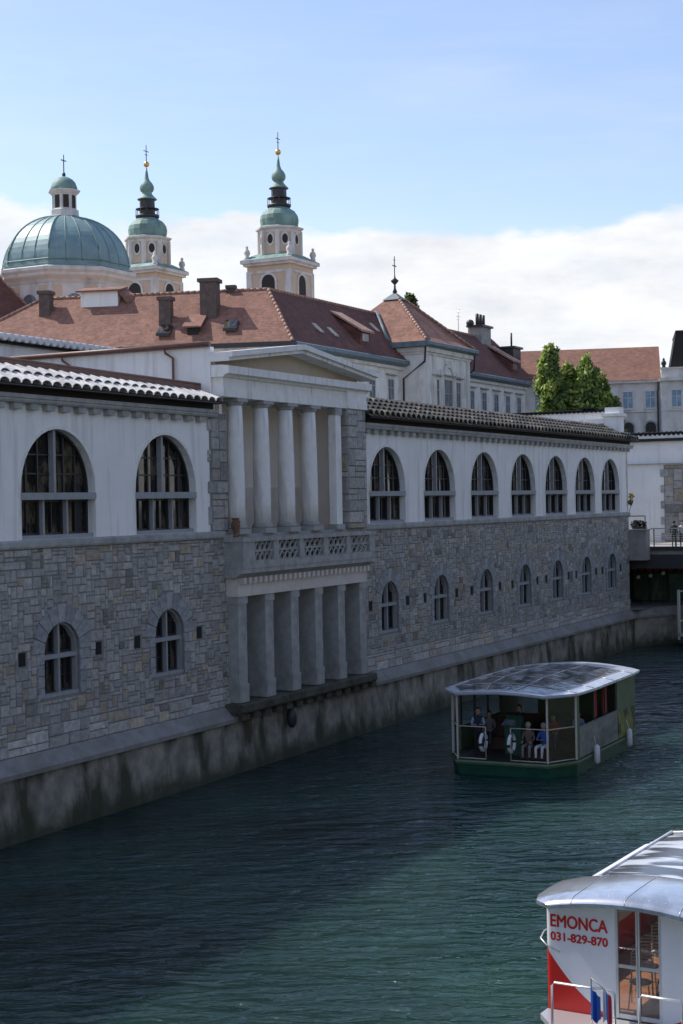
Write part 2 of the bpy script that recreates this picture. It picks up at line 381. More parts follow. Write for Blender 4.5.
# ---- upper windows
def up_window():
    mb=MB(); ring(mb,0,SPR,HW-.003,HW+.10,-.03,.0,SILL,20)
    w=hall.part('arched_window',mb,M['trim_light'],at=(UPL[0],0,0))
    f=MB()
    f.box(-.06,.06,.14,.34,10.5,SPR+HW-.02); f.box(-HW-.02,HW+.02,-.05,.34,10.28,10.5)
    f.box(-.645,-.555,.14,.34,SILL+.13,10.28); f.box(.555,.645,.14,.34,SILL+.13,10.28)
    f.box(-HW,HW,.08,.35,SILL,SILL+.13)
    hall.part('frame',f,M['frame_light'],at=(UPL[0],0,0),parent=w)
    g=MB()
    for x in(-1.25,-.66,.66,1.25):
        top=SPR+sqrt(max(HW*HW-x*x,0))-.03; g.box(x-.035,x+.035,.30,.37,10.5,top)
    for z in(11.1,11.7):
        h=sqrt(max(HW*HW-max(z-SPR,0)**2,0))-.03; g.box(-h,h,.315,.365,z-.025,z+.025)
    ring(g,0,SPR,HW-.09,HW-.012,.25,.37,10.5,20)
    for x in(-1.84,-.70,-.50,.50,.70,1.84): g.box(x-.04,x+.04,.28,.37,SILL+.13,10.28)
    for x in(-1.24,0,1.24): g.box(x-.02,x+.02,.31,.37,SILL+.13,10.28)
    for z in (SILL+.16,10.24): g.box(-HW+.03,HW-.03,.29,.36,z-.035,z+.035)
    hall.part('glazing_bars',g,M['frame_dark'],at=(UPL[0],0,0),parent=w)
    q=MB(); A=[(HW-.005 if i==0 else 0,0) for i in range(0)]
    pts=[(-HW+.01,SILL+.01),(HW-.01,SILL+.01)]+[(x,z) for x,z in reversed(arch(0,HW-.01,SPR,20))]
    q.prism(pts,'y',.375,.41)
    hall.part('glass',q,M['glass'],at=(UPL[0],0,0),parent=w)
    return w
w0=up_window()
for c in UPL[1:]+UPR: hall.dup(w0,(c,0,0))
def vg():
    k=.85+.25*rnd(); return (.36*k,.365*k,.37*k)
def low_window():
    mb=MB(); ring(mb,0,LSP,LHW-.003,1.5,-.055,.0,None,9,0,.012,vg)
    for s_ in(-1,1):
        z=LS-.02
        while z<LSP-.05:
            h=min(.36,LSP-z); mb.box(s_*(LHW-.003),s_*(LHW+.30),-.045,0,z+.012,z+h-.012,0,vg()); z+=h
    w=hall.part('stone_arched_window',mb,M['stone'],at=(LOL[0],0,0))
    f=MB(); f.box(-.045,.045,.10,.28,LS+.08,LSP+LHW-.03); f.box(-LHW,LHW,.07,.28,5.28,5.42); f.box(-LHW,LHW,.02,.30,LS,LS+.10)
    ring(f,0,LSP,LHW-.07,LHW-.008,.08,.28,LS+.1,14)
    hall.part('frame',f,M['frame_light'],at=(LOL[0],0,0),parent=w)
    g=MB()
    for x in(-.78,-.12,.12,.78): g.box(x-.035,x+.035,.24,.30,LS+.1,LSP+sqrt(LHW*LHW-x*x)-.1)
    for x in(-.45,.45): g.box(x-.015,x+.015,.26,.30,LS+.1,LSP+sqrt(LHW*LHW-x*x)-.1)
    for z in(4.72,5.95): g.box(-.7,.7,.265,.30,z-.015,z+.015)
    for z in(4.24,5.25,5.46): g.box(-.82,.82,.25,.30,z-.03,z+.03)
    hall.part('glazing_bars',g,M['frame_dark'],at=(LOL[0],0,0),parent=w)
    q=MB(); q.prism([(-LHW+.01,LS+.01),(LHW-.01,LS+.01)]+list(reversed(arch(0,LHW-.01,LSP,16))),'y',.305,.34)
    hall.part('glass',q,M['glass'],at=(LOL[0],0,0),parent=w)
    return w
l0=low_window()
for c in LOL[1:]+LOR: hall.dup(l0,(c,0,0))
# ---- sill course, cornice, brackets, soffit
for a,b in((UB0,9.9),(21.4,UC1+.1)):
    mb=MB(); mb.prism([(.0,8.78),(-.10,8.78),(-.13,8.84),(-.13,8.98),(-.05,9.045),(.0,9.045)],'x',a,b); hall.part('sill_course',mb,M['trim'])
    b2=min(b,9.2) if a<0 else b+.25
    mb=MB(); mb.prism([(.0,13.24),(-.26,13.24),(-.30,13.30),(-.30,13.36),(-.34,13.38),(-.34,13.50),(.0,13.50)],'x',a,b2)
    x=a+.3
    while x<b2-.4: mb.box(x,x+.38,-.21,0,13.04,13.238); x+=.8
    hall.part('cornice',mb,M['trim'])
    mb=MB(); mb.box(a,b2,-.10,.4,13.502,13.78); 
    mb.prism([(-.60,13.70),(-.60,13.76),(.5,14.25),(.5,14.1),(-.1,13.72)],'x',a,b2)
    hall.part('soffit',mb,M['underroof'])  # near-black band carries the shadow below the tiles
# ---- tile roofs (barrel tiles in stepped courses)
def tile_roof(name,a,b,zE,ridge,pitch,material,colf,sp=.5,r=.17,label=None,yE=-.62,cl_=.42,zf=.95):
    """ridge(u) -> (y,z) of upper edge"""
    mb=MB(); nU=int((b-a)/sp)
    for i in range(nU):
        u=a+(i+.5)*sp; yr,zr=ridge(u); Ln=sqrt((yr-yE)**2+(zr-zE)**2); k=max(1,int(round(Ln/cl_)))
        sl=(zr-zE)/(yr-yE)
        for j in range(k):
            t0,t1=j/k,(j+1)/k; y0=yE+(yr-yE)*t0-(.05 if j else .03); y1=yE+(yr-yE)*t1
            z0=zE+sl*(y0-yE)+.05+.01*rnd(); z1=zE+sl*(y1-yE)+.0
            c=colf(); n=6; du=.015*(rnd()-.5)
            R0=r*(1.02+.06*rnd()); R1=r*.82
            vs=[(u+du+R0*cos(pi*q/n),y0,z0+R0*zf*sin(pi*q/n)) for q in range(n+1)]+[(u+du+R1*cos(pi*q/n),y1,z1+R1*zf*sin(pi*q/n)) for q in range(n+1)]
            mb.add(vs,[(q,q+1,n+2+q,n+1+q) for q in range(n)],0,True,c)
            vi=[(u+du+(R0-.03)*cos(pi*q/n),y0,z0+(R0-.03)*zf*sin(pi*q/n)) for q in range(n+1)]
            mb.add(vs[:n+1]+vi,[(q,q+1,n+2+q,n+1+q) for q in range(n)],0,False,c)
        # pan tile
        c=tuple(x*.7 for x in colf()); 
        mb.quad((u,yE,zE-.02),(u+sp,yE,zE-.02),(u+sp,yr,zr-.02),(u,yr,zr-.02),0,c)
    return hall.part(name,mb,material,label=label)
def cl():
    k=.8+.35*rnd(); return tuple(min(.85,x*k) for x in (.70,.69,.66))
def cd():
    t=rnd(); k=.35+.38*rnd()
    b=(.17,.165,.15) if t<.6 else (.26,.25,.22) if t<.83 else (.42,.38,.30) if t<.95 else (.20,.13,.10)
    return tuple(x*k for x in b)
def ridgeL(u):
    t=(u+3)/12.2; y=1.05-.85*max(0,min(1,t)) if u>-3 else 1.05
    return y,13.74+ (y+.62)*.46
tile_roof('tile_roof',UB0,9.15,13.74,ridgeL,0,M['tile_light'],cl,.50,.235,'pale sunlit barrel tile roof strip',cl_=.75,zf=.62)
tile_roof('tile_roof',20.97,61.9,13.80,lambda u:(1.25,14.72),0,M['tile_dark'],cd,.56,.225,'dark weathered barrel tile roof strip',cl_=.5)
# ridge flashing + flat roof
mb=MB()
for ua,ub,za,zb,ya,yb in((UB0,-3,14.74,14.74,1.2,1.2),(-3,9.1,14.74,14.45,1.2,.36)):
    mb.add([(ua,ya,za-.45),(ub,yb,zb-.30),(ub,yb,zb-.02),(ua,ya,za-.02),(ua,ya+.15,za-.45),(ub,yb+.15,zb-.30),(ub,yb+.15,zb-.02),(ua,ya+.15,za-.02)],
     [(0,1,2,3),(3,2,6,7),(7,6,5,4),(4,5,1,0),(0,3,7,4),(1,5,6,2)],0)
    mb.tube([(ua,ya+.05,za+.02),(ub,yb+.05,zb+.02)],.06)
hall.part('ridge_flashing',mb,M['brown_metal'])
mb=MB(); mb.box(21.5,61.3,1.27,1.5,14.3,14.76); hall.part('ridge_flashing',mb,M['dark_metal'])
mb=MB(); mb.box(UB0,9.1,1.36,9.3,13.9,14.0); mb.box(21.6,60.0,1.5,9.3,13.9,14.0); hall.part('flat_roof',mb,M['flat_roof'])
mb=MB(); mb.box(UB0,61.3,9.3,9.6,2.5,14.3); mb.box(UB0,UB0+.3,.45,9.3,2.5,13.9); mb.box(61.0,61.3,.0,9.3,8.8,13.9); mb.box(61.0,61.3,.0,9.3,2.5,8.78)
hall.part('rear_wall',mb,M['plaster'])
# ---- raised end parapet of right wing
mb=MB(); mb.box(59.6,60.1,.7,12.5,13.9,15.72); mb.box(59.35,60.35,-.1,.95,13.95,15.35); mb.box(59.25,60.5,-.25,1.1,15.35,15.55); mb.box(59.4,60.3,-.1,.9,15.55,15.95)
mb.box(59.3,60.42,.95,2.6,14.9,15.2)
hall.part('end_parapet',mb,M['plaster'])
mb=MB()
y=.95
while y<12.4:
    mb.tube([(59.45,y,15.76),(60.25,y,15.80)],.11,8,0); y+=.3
mb.box(59.5,60.2,.8,12.5,15.722,15.80)
for yy in (1.6,8.6): mb.box(59.45,60.25,yy,yy+1.1,15.9,16.0)
hall.part('parapet_coping',mb,M['tile_dark'])
# ---- PORTICO
PF=-.45
mb=MB()   # flank wall to the left above the arcade roof and right
each(hall,'attic_wall',[(9.2,9.45,.0,9.0,13.4,15.85),(20.9,21.15,.0,9.0,13.4,15.85)],M['plaster'])
mb=MB(); mb.box(9.02,9.2,-.05,9.1,15.84,16.0); mb.tube([(9.0,-.1,15.95),(9.0,9.1,15.95)],.075)
hall.part('gutter',mb,M['brown_metal'])
for y,z0 in((1.55,14.2),(6.3,14.4)):
    mb=MB(); mb.tube([(9.02,y+.35,15.9),(9.02,y+.3,15.7),(9.08,y,15.5),(9.08,y,z0)],.055); hall.part('downpipe',mb,M['brown_metal'])
# loggia shell
mb=MB()
mb.box(9.95,19.0,1.75,1.95,8.9,14.04); mb.box(9.75,9.95,.0,1.95,8.9,14.05); mb.box(19.0,19.2,.0,1.95,8.9,14.05)
mb.box(9.95,19.0,-.0,1.95,14.05,14.1)
mb.box(9.95,19.0,1.70,1.75,8.9,10.7,1)
hall.part('loggia_wall',mb,[M['plaster_warm'],M['beam']])
mb=MB(); mb.box(9.75,21.0,-.40,2.55,8.62,8.9); hall.part('loggia_floor',mb,M['trim'])
# anta on the right: stones
mb=MB(); mb.box(19.2,20.85,-.53,.3,8.9,14.0,1)
stones(mb,19.18,20.88,8.9,14.0,lambda x,z:False,cw=.30,ch=.24,y=-.532,prot=.05)
# left face of anta
k=MB(); stones(k,0,.55,8.9,14.0,lambda x,z:False,cw=.27,ch=.24,prot=.04)
for f,mm,c in zip(k.f,k.m,k.c):
    mb.add([(19.2+k.v[i][1], .02-k.v[i][0], k.v[i][2]) for i in f],[tuple(range(len(f)))],0,False,c)
hall.part('pier',mb,[M['stone'],M['mortar']],label='rough stone pier at the right end of the upper colonnade')
# seam between anta and right wing
mb=MB(); mb.quad((20.85,-.003,8.9),(22.0,-.003,8.9),(22.0,-.003,13.24),(20.85,-.003,13.24),1)
stones(mb,20.87,21.95,9.06,13.2,lambda x,z: x>21.6 and int(z/.5)%2==0,cw=.27,ch=.23,prot=.04,y=-.005)
hall.part('quoins',mb,[M['stone'],M['mortar']])
# columns
def column():
    mb=MB(); prof=[(.335,9.28),(.338,10.2),(.33,11.6),(.305,12.9),(.285,13.72)]
    mb.lathe(0,0,prof,24); return mb
CX=[10.62+1.94*i for i in range(4)]
c0=None
for cx in CX:
    if c0 is None:
        c0=hall.part('column',column(),M['trim_light'],at=(cx,-.14,0))
        k=MB(); k.lathe(0,0,[(.285,13.72),(.32,13.75),(.32,13.78),(.37,13.86)],24); k.box(-.38,.38,-.38,.38,13.86,13.99)
        hall.part('capital',k,M['trim'],at=(cx,-.14,0),parent=c0)
        k=MB(); k.box(-.42,.42,-.40,.42,8.9,9.10); k.lathe(0,0,[(.40,9.10),(.42,9.16),(.37,9.24),(.335,9.28)],24)
        hall.part('column_base',k,M['trim'],at=(cx,-.14,0),parent=c0)
    else: hall.dup(c0,(cx,-.14,0))
mb=MB(); mb.box(18.22,18.72,-.46,-.12,9.12,13.7); p=hall.part('pilaster',mb,M['trim_light'])
mb=MB(); mb.box(18.12,18.82,-.52,-.06,8.9,9.12); hall.part('column_base',mb,M['trim'],parent=p)
mb=MB(); mb.box(18.17,18.77,-.50,-.06,13.7,13.98); hall.part('capital',mb,M['trim'],parent=p)
# entablature + pediment
mb=MB()
mb.box(9.32,19.15,-.50,-.0,14.0,14.32); mb.box(9.34,19.15,-.46,-.0,14.32,14.72)
mb.box(19.152,20.95,-.62,.5,14.0,14.34); mb.box(19.152,20.93,-.59,.5,14.34,14.72)
hall.part('entablature',mb,M['trim_light'])
mb=MB(); 
mb.prism([(-.02,14.72),(-.55,14.72),(-.60,14.80),(-.78,14.84),(-.80,15.12),(-.5,15.16),(-.02,15.16)],'x',9.2,21.1)
hall.part('lower_cornice',mb,M['trim_light'])
PK=14.75; ZL=15.62; ZP=16.32
def rk(x): return ZL+(ZP-ZL)*(1-abs(x-PK)/(PK-9.15 if x<PK else 21.45-PK))
mb=MB()
mb.prism([(9.3,15.16),(21.0,15.16),(21.0,rk(21.0)-.3),(PK,ZP-.3),(9.3,rk(9.3)-.3)],'y',-.12,-.01); hall.part('tympanum',mb,M['tympanum'])
mb=MB()
for y0,y1,d0,d1 in((-.98,-.0,-.20,.0),(-.84,-.02,-.34,-.20)):
    for xa,xb in((9.15,PK),(PK,21.45)):
        mb.prism([(xa,rk(xa)+d0),(xb,rk(xb)+d0),(xb,rk(xb)+d1),(xa,rk(xa)+d1)],'y',y0,y1)
hall.part('raking_cornice',mb,M['trim_light'])
mb=MB(); mb.add([(9.5,.0,rk(9.5)-.05),(PK,.0,ZP-.05),(PK,9,ZP-.05),(9.5,9,rk(9.5)-.05),(20.8,.0,rk(20.8)-.05),(20.8,9,rk(20.8)-.05)],[(0,1,2,3),(1,4,5,2)]); hall.part('portico_roof',mb,M['dark_metal'])
# lantern hanging in loggia
mb=MB(); mb.tube([(12.4,1.0,14.0),(12.4,1.0,13.5)],.015); mb.lathe(12.4,1.0,[(.05,13.5),(.13,13.38),(.13,13.14),(.05,13.0)],6); mb.lathe(12.4,1.0,[(.2,13.36),(.06,13.5)],6)
o=single('hanging_lantern',mb,M['gold'],'small brass lantern hanging inside the upper colonnade behind the left columns','lantern',(12.4,1.0,13.0))
# balcony
mb=MB(); mb.box(9.82,21.0,-.86,.0,7.62,7.72); mb.prism([(0,7.28),(-.55,7.28),(-.72,7.42),(-.84,7.45),(-.84,7.615),(0,7.615)],'x',9.80,21.02)
hall.part('balcony_slab',mb,M['trim'])
mb=MB(); mb.box(9.82,21.0,-.90,-.62,8.62,8.78); mb.box(9.82,10.1,-.615,.0,8.62,8.80); mb.box(9.86,20.96,-.84,-.66,7.72,7.90)
mb.box(9.86,10.08,-.655,.0,7.722,8.62)
hall.part('balustrade_rail',mb,M['trim'])
bx=[10.5,12.4,14.4,16.4,18.4,20.4]
each(hall,'balustrade_pier',[(9.85,10.72,-.86,-.64,7.90,8.62)]+[(x-.2,x+.2,-.86,-.64,7.90,8.62) for x in (12.35,14.4,16.45,18.5)]+[(20.45,20.95,-.86,-.64,7.90,8.62)],M['trim'])
bays=[(10.72,12.15),(12.55,14.2),(14.6,16.25),(16.65,18.3),(18.7,20.45)]
for a,b in bays:
    mb=MB(); mb.box(a,b,-.80,-.68,8.225,8.295); n=4; st=(b-a)/n
    for r0,r1 in((7.90,8.225),(8.295,8.62)):
        for i in range(n):
            x=a+st*i
            for (xa,xb,ya,yb) in((x,x+st-.10,-.80,-.745),(x+st-.10,x,-.738,-.68)):
                mb.add([(xa,ya,r0),(xa+.10,ya,r0),(xb+.10,ya,r1),(xb,ya,r1),(xa,yb,r0),(xa+.10,yb,r0),(xb+.10,yb,r1),(xb,yb,r1)],[(0,1,2,3),(5,4,7,6),(1,5,6,2),(4,0,3,7)],0)
    hall.part('baluster_screen',mb,M['trim'])
# dentils under balcony
mb=MB(); x=10.15
while x<20.9: mb.box(x,x+.20,-.70,-.42,7.06,7.278); x+=.385
mb.box(9.98,20.9,-.42,.0,7.055,7.28)
hall.part('dentils',mb,M['beam'])
# beam and piers below
mb=MB(); mb.box(9.98,20.75,-.54,.6,6.58,7.053); hall.part('lower_beam',mb,M['beam'])
PX=[10.37+2.02*i for i in range(6)]
pier0=None
for x in PX:
    if pier0 is None:
        mb=MB(); mb.box(-.31,.31,-.46,1.0,3.3,6.3); pier0=hall.part('pier',mb,M['trim'],at=(x,0,0))
        k=MB(); k.box(-.35,.35,-.50,1.02,6.302,6.578); hall.part('capital',k,M['trim'],at=(x,0,0),parent=pier0)
        k=MB(); k.box(-.345,.345,-.50,1.04,2.62,3.298); hall.part('pier_base',k,M['trim'],at=(x,0,0),parent=pier0)
    else: hall.dup(pier0,(x,0,0))
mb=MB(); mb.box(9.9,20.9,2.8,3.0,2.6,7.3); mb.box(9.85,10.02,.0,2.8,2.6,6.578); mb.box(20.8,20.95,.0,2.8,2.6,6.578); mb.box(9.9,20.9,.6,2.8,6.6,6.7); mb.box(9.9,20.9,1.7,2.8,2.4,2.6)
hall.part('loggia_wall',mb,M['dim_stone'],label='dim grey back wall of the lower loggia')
mb=MB(); mb.prism([(1.7,2.25),(-.72,2.25),(-.78,2.32),(-.78,2.56),(-.74,2.60),(1.7,2.60)],'x',9.7,21.1); hall.part('plinth_slab',mb,M['moss'])
mb=MB(); x=10.0
while x<21: mb.box(x,x+.42,-.62,.0,1.98,2.248); x+=.84
hall.part('bracket',mb,M['moss'])
mb=MB(); mb.lathe(13.9,-.52,[(.10,1.2),(.20,1.4),(.22,1.7),(.12,1.98)],8); hall.part('drain_spout',mb,M['dark_metal'])
# =================================================================== QUAY WALL
qw=Thing('quay_wall','stained stone embankment wall rising out of the water below the market hall','embankment wall',(20,0,0))
prof=[(-.34,-1.2),(-.24,1.95)]
mb=MB(); P=[(-46,0),(61.6,0),(63.2,-.9),(65.5,-2.3),(69,-2.6),(125,-2.6)]
segs=[]
def offs(y0): return [(u,y+y0) for u,y in P]
rows=[(-.40,-1.5),(-.36,.0),(-.30,.9),(-.24,1.96)]
# subdivide along u
def sub(P,st=1.2):
    out=[]
    for a,b in zip(P,P[1:]):
        n=max(1,int(math.hypot(b[0]-a[0],b[1]-a[1])/st)) if a[0]<70 else 6
        out+=[(a[0]+(b[0]-a[0])*i/n,a[1]+(b[1]-a[1])*i/n) for i in range(n)]
    return out+[P[-1]]
PP=sub(P)
for a,b in zip(PP,PP[1:]):
    for (y0,z0),(y1,z1) in zip(rows,rows[1:]):
        mb.quad((a[0],a[1]+y0,z0),(b[0],b[1]+y0,z0),(b[0],b[1]+y1,z1),(a[0],a[1]+y1,z1))
#  lines every so often
qw.part('wall_face',mb,M['quay'])
mb=MB()
for a,b in zip(P,P[1:]):
    if a[0]>62: top=2.55
    else: top=2.5
    y0,y1=a[1],b[1]
    pr=[(-.22,1.93),(-.40,1.93),(-.42,2.08),(-.05,top)]
    for (p,z),(q,w) in zip(pr,pr[1:]): mb.quad((a[0],y0+p,z),(b[0],y1+p,z),(b[0],y1+q,w),(a[0],y0+q,w))
    mb.quad((a[0],y0-.05,top),(b[0],y1-.05,top),(b[0],y1+.6,top),(a[0],y0+.6,top))
qw.part('coping',mb,M['ledge'])
mb=MB()  # coping joints
x=-44.5
while x<61:
    if not 9.5<x<21.2:
        mb.add([(x,-.425,2.0),(x+.03,-.425,2.0),(x+.03,-.423,2.08),(x,-.423,2.08),(x+.03,-.052,2.505),(x,-.052,2.505)],[(0,1,2,3),(3,2,4,5)],0)
    x+=1.45
qw.part('coping_joints',mb,M['mortar'])
# =================================================================== BRIDGE & FAR BANK PIECES
DX_,DY_=sin(TH),cos(TH)
br=Thing('footbridge','flat footbridge with cable railings crossing the river past the end of the market hall','bridge',(68,-8,6.3))
mb=MB(); mb.box(62.6,74.5,-36,.8,6.15,6.60); br.part('deck',mb,M['concrete'])
mb=MB(); mb.box(62.45,62.62,-36,.8,6.42,6.68); mb.box(62.62,62.8,-36,.8,5.2,6.15); mb.box(74.2,74.4,-36,.8,5.2,6.15); br.part('edge_beam',mb,M['dark_metal'])
mb=MB()
for y in (-1.4,-2.9,-4.4,-6.,-8.,-10.,-13.,-16.,-20.,-24.,-28.,-32.): mb.box(62.5,62.56,y,y+.06,6.68,7.85)
br.part('railing_post',mb,M['dark_metal'])
mb=MB()
for z in (6.82,6.97,7.12,7.27,7.42,7.57,7.72): mb.tube([(62.53,-1.2,z),(62.53,-36,z)],.014,4)
mb.box(62.48,62.6,-36,-1.15,7.84,7.92)
br.part('railing_rail',mb,M['steel'])
mb=MB()
for y in range(-36,1,3): mb.box(74.3,74.36,y,y+.06,6.6,7.85)
for z in (6.85,7.1,7.35,7.6): mb.tube([(74.33,0,z),(74.33,-36,z)],.014,4)
mb.box(74.28,74.4,-36,0,7.84,7.92)
br.part('railing',mb,M['dark_metal'])
ab=Thing('bridge_abutment','square concrete block at the near end of the footbridge against the hall corner','abutment',(62,-.6,2.6))
mb=MB(); mb.box(61.45,62.42,-1.12,.6,5.8,7.80); ab.part('block',mb,M['concrete'])
mb=MB(); mb.box(61.4,62.44,-1.18,.6,7.80,7.88); ab.part('cap',mb,M['trim'])
mb=MB(); 
for y in(.1,-1.1): mb.box(61.5,61.55,y,y+.05,7.88,8.75)
mb.box(61.49,61.56,-1.1,.15,8.72,8.78); ab.part('rail_frame',mb,M['dark_metal'])
def leafball(mb,c,r,n,size,m=0,squash=1.,cols=None):
    for _ in range(n):
        d=Vector((random.gauss(0,1),random.gauss(0,1),random.gauss(0,1))).normalized(); rr=r*(rnd()**.45)
        p=Vector(c)+Vector((d.x*rr,d.y*rr,d.z*rr*squash))
        a=Vector((random.gauss(0,1),random.gauss(0,1),random.gauss(0,1))).normalized(); b=a.cross(d+Vector((.01,.02,.03))).normalized()
        s=size*(.6+.8*rnd()); k=.65+.7*rnd()
        cc=tuple(x*k for x in (random.choice(cols) if cols else (.07,.11,.03)))
        mb.add([p-a*s,p+b*s*.55,p+a*s,p-b*s*.55],[(0,1,2,3)],m,False,cc)
def leaf_mat(name):
    m=bpy.data.materials.new(name); m.use_nodes=True; nt=m.node_tree; N=nt.nodes; L=nt.links
    b=N['Principled BSDF']; b.inputs['Roughness'].default_value=.6
    a=N.new('ShaderNodeAttribute'); a.attribute_name='Col'; L.new(a.outputs['Color'],b.inputs['Base Color'])
    t=N.new('ShaderNodeBsdfTranslucent'); L.new(a.outputs['Color'],t.inputs[0])
    mx=N.new('ShaderNodeMixShader'); mx.inputs[0].default_value=.35
    L.new(b.outputs[0],mx.inputs[1]); L.new(t.outputs[0],mx.inputs[2]); L.new(mx.outputs[0],N['Material Output'].inputs[0]); return m
M['leaf']=leaf_mat('leaves')
pp=Thing('potted_shrub','low dark shrub in a pot on the bridge abutment','shrub',(62,-.5,7.88))
mb=MB(); leafball(mb,(62,-.3,8.2),.34,160,.10,cols=[(.02,.03,.015),(.03,.035,.02)]); leafball(mb,(62,-.75,8.15),.28,120,.10,cols=[(.02,.03,.015),(.03,.035,.02)]); pp.part('foliage',mb,M['leaf'])
mb=MB(); mb.box(61.8,62.2,-1.0,-.1,7.88,8.05); pp.part('pot',mb,M['dark_metal'])
wp_=Thing('wall_plant','small yellow flowering plant growing from the corner of the hall','plant',(61.5,-.05,9.0))
mb=MB(); leafball(mb,(61.5,-.15,10.1),.22,50,.10,cols=[(.45,.38,.08),(.35,.30,.05),(.12,.15,.04)]); leafball(mb,(61.45,-.1,9.7),.2,50,.10,cols=[(.08,.11,.04),(.10,.13,.04)]); wp_.part('foliage',mb,M['leaf'])
mb=MB(); mb.tube([(61.45,-.02,9.05),(61.5,-.15,9.5),(61.55,-.3,10.2)],.02,5); wp_.part('stem',mb,M['bark'])
# cafe beneath the bridge
cf=Thing('riverside_cafe','dim glass fronted cafe under the footbridge with a row of red hangings','cafe',(70,0,2.55))
mb=MB(); mb.box(61.3,76,3.0,3.3,2.5,6.6); mb.box(72,72.3,-2.5,3,2.5,6.14); cf.part('rear_wall',mb,M['interior'])
for y in(1.6,.3,-1.0):
    mb=MB(); mb.box(69.5,69.55,y-.55,y+.55,2.6,4.5); cf.part('glass_door',mb,M['glass_green'] if 'glass_green' in M else M.setdefault('glass_green',glass_mat('green_glass',(.07,.13,.10),.1,(.12,.2,.16))))
mb=MB()
for y in(2.3,.95,-.35,-1.7): mb.box(69.4,69.6,y-.06,y+.06,2.55,5.0)
mb.box(69.4,69.6,-1.8,2.3,4.5,4.62); cf.part('door_frame',mb,M['dark_metal'])
for i in range(7):
    y=1.3-.52*i; mb=MB(); mb.prism([(y-.17,4.9),(y,4.75),(y+.17,4.9),(y+.17,5.9),(y-.17,5.9)],'x',66.9,66.94); cf.part('red_hanging',mb,M['redcloth'])
mb=MB(); mb.tube([(66.92,1.6,5.92),(66.92,-2.1,5.92)],.03); cf.part('hanging_rail',mb,M['dark_metal'])
for i,(y,z) in enumerate(((.78,4.45),(-.08,4.55),(-.98,4.72))):
    t=Thing('globe_lamp',['globe lamp under the footbridge nearest the hall corner','middle globe lamp of the three under the footbridge','globe lamp under the footbridge farthest from the hall corner'][i],'lamp',(66,y,2.55),group='globe lamps on the terrace below the bridge')
    mb=MB(); mb.tube([(66,y,2.55),(66,y,z-.12)],.035); t.part('pole',mb,M['dark_metal'])
    mb=MB(); mb.sphere((66,y,z),.14); t.part('globe',mb,M['lamp_globe'])
jt=Thing('jetty','small landing stage with a pale steel frame under the bridge','jetty',(64,-3.6,0))
mb=MB(); mb.box(63.2,67,-5.4,-2.75,.15,.62); jt.part('platform',mb,M['dark_metal'])
mb=MB(); mb.box(63.15,63.28,-5.4,-2.7,.62,.86); mb.box(63.15,63.3,-2.86,-2.7,.4,3.75); mb.box(63.15,63.3,-5.5,-5.34,.4,3.75); mb.box(63.15,63.3,-5.34,-2.86,3.62,3.72)
mb.box(66.9,67.0,-2.86,-2.75,.6,1.7); mb.box(63.3,66.9,-2.84,-2.78,1.6,1.68); jt.part('frame',mb,M['steel'])
# next hall across the bridge square
h2=Thing('second_market_hall','white walled hall end beyond the footbridge with dark coping and rough stone corner','building',(84,6,6.6))
mb=MB(); mb.box(76,100,-.5,24,6.6,14.2); h2.part('wall',mb,M['plaster'])
mb=MB(); mb.box(75.7,100,-.8,24.2,14.2,14.42); h2.part('cornice',mb,M['underroof'])
mb=MB(); mb.box(75.8,76.3,-.8,24.2,14.42,14.72); h2.part('parapet',mb,M['plaster'])
mb=MB(); mb.box(75.75,75.998,-.6,24,12.5,12.53); h2.part('string_line',mb,M['trim'])
mb=MB()
y=-.7
while y<24: mb.tube([(75.7,y,14.74),(76.5,y,14.86)],.13,7,0); y+=.36
h2.part('coping_tiles',mb,M['tile_dark'])
k=MB(); stones(k,-1.9,.5,6.7,12.4,lambda x,z: x<-1.6 and int(z/.6)%2==0,cw=.36,ch=.3,prot=.06)
mb=MB()
for f,c in zip(k.f,k.c): mb.add([(75.99+k.v[i][1],-k.v[i][0],k.v[i][2]) for i in f],[tuple(range(len(f)))],0,False,c)
mb.box(75.96,75.99,-.5,1.6,6.6,12.4,1)
h2.part('stone_corner',mb,[M['stone'],M['mortar']])
# =================================================================== REAR MARKET BUILDING
rb=Thing('rear_market_building','white walled building with pale tiled eave peeping over the hall roof at far left','building',(6,14,6.6))
mb=MB(); mb.box(-16,24,11,17,6.6,16.9); rb.part('wall',mb,M['plaster'])
mb=MB(); mb.box(-16,9.8,10.9,10.998,15.8,16.1); rb.part('blue_band',mb,M['copper_grey'])
mb=MB(); mb.quad((-16,10.6,16.9),(24,10.6,16.9),(24,14,17.4),(-16,14,17.4)); mb.quad((-16,17.4,16.9),(24,17.4,16.9),(24,14,17.4),(-16,14,17.4)); mb.box(-16,24,10.7,17.3,16.80,16.88); rb.part('roof',mb,M['tile_dark'])
mb=MB(); x=-15.8
while x<24: mb.tube([(x,10.5,17.02),(x,11.6,17.18)],.16,8,0); x+=.46
hall_c=rb.part('tile_ends',mb,M['trim_light'])
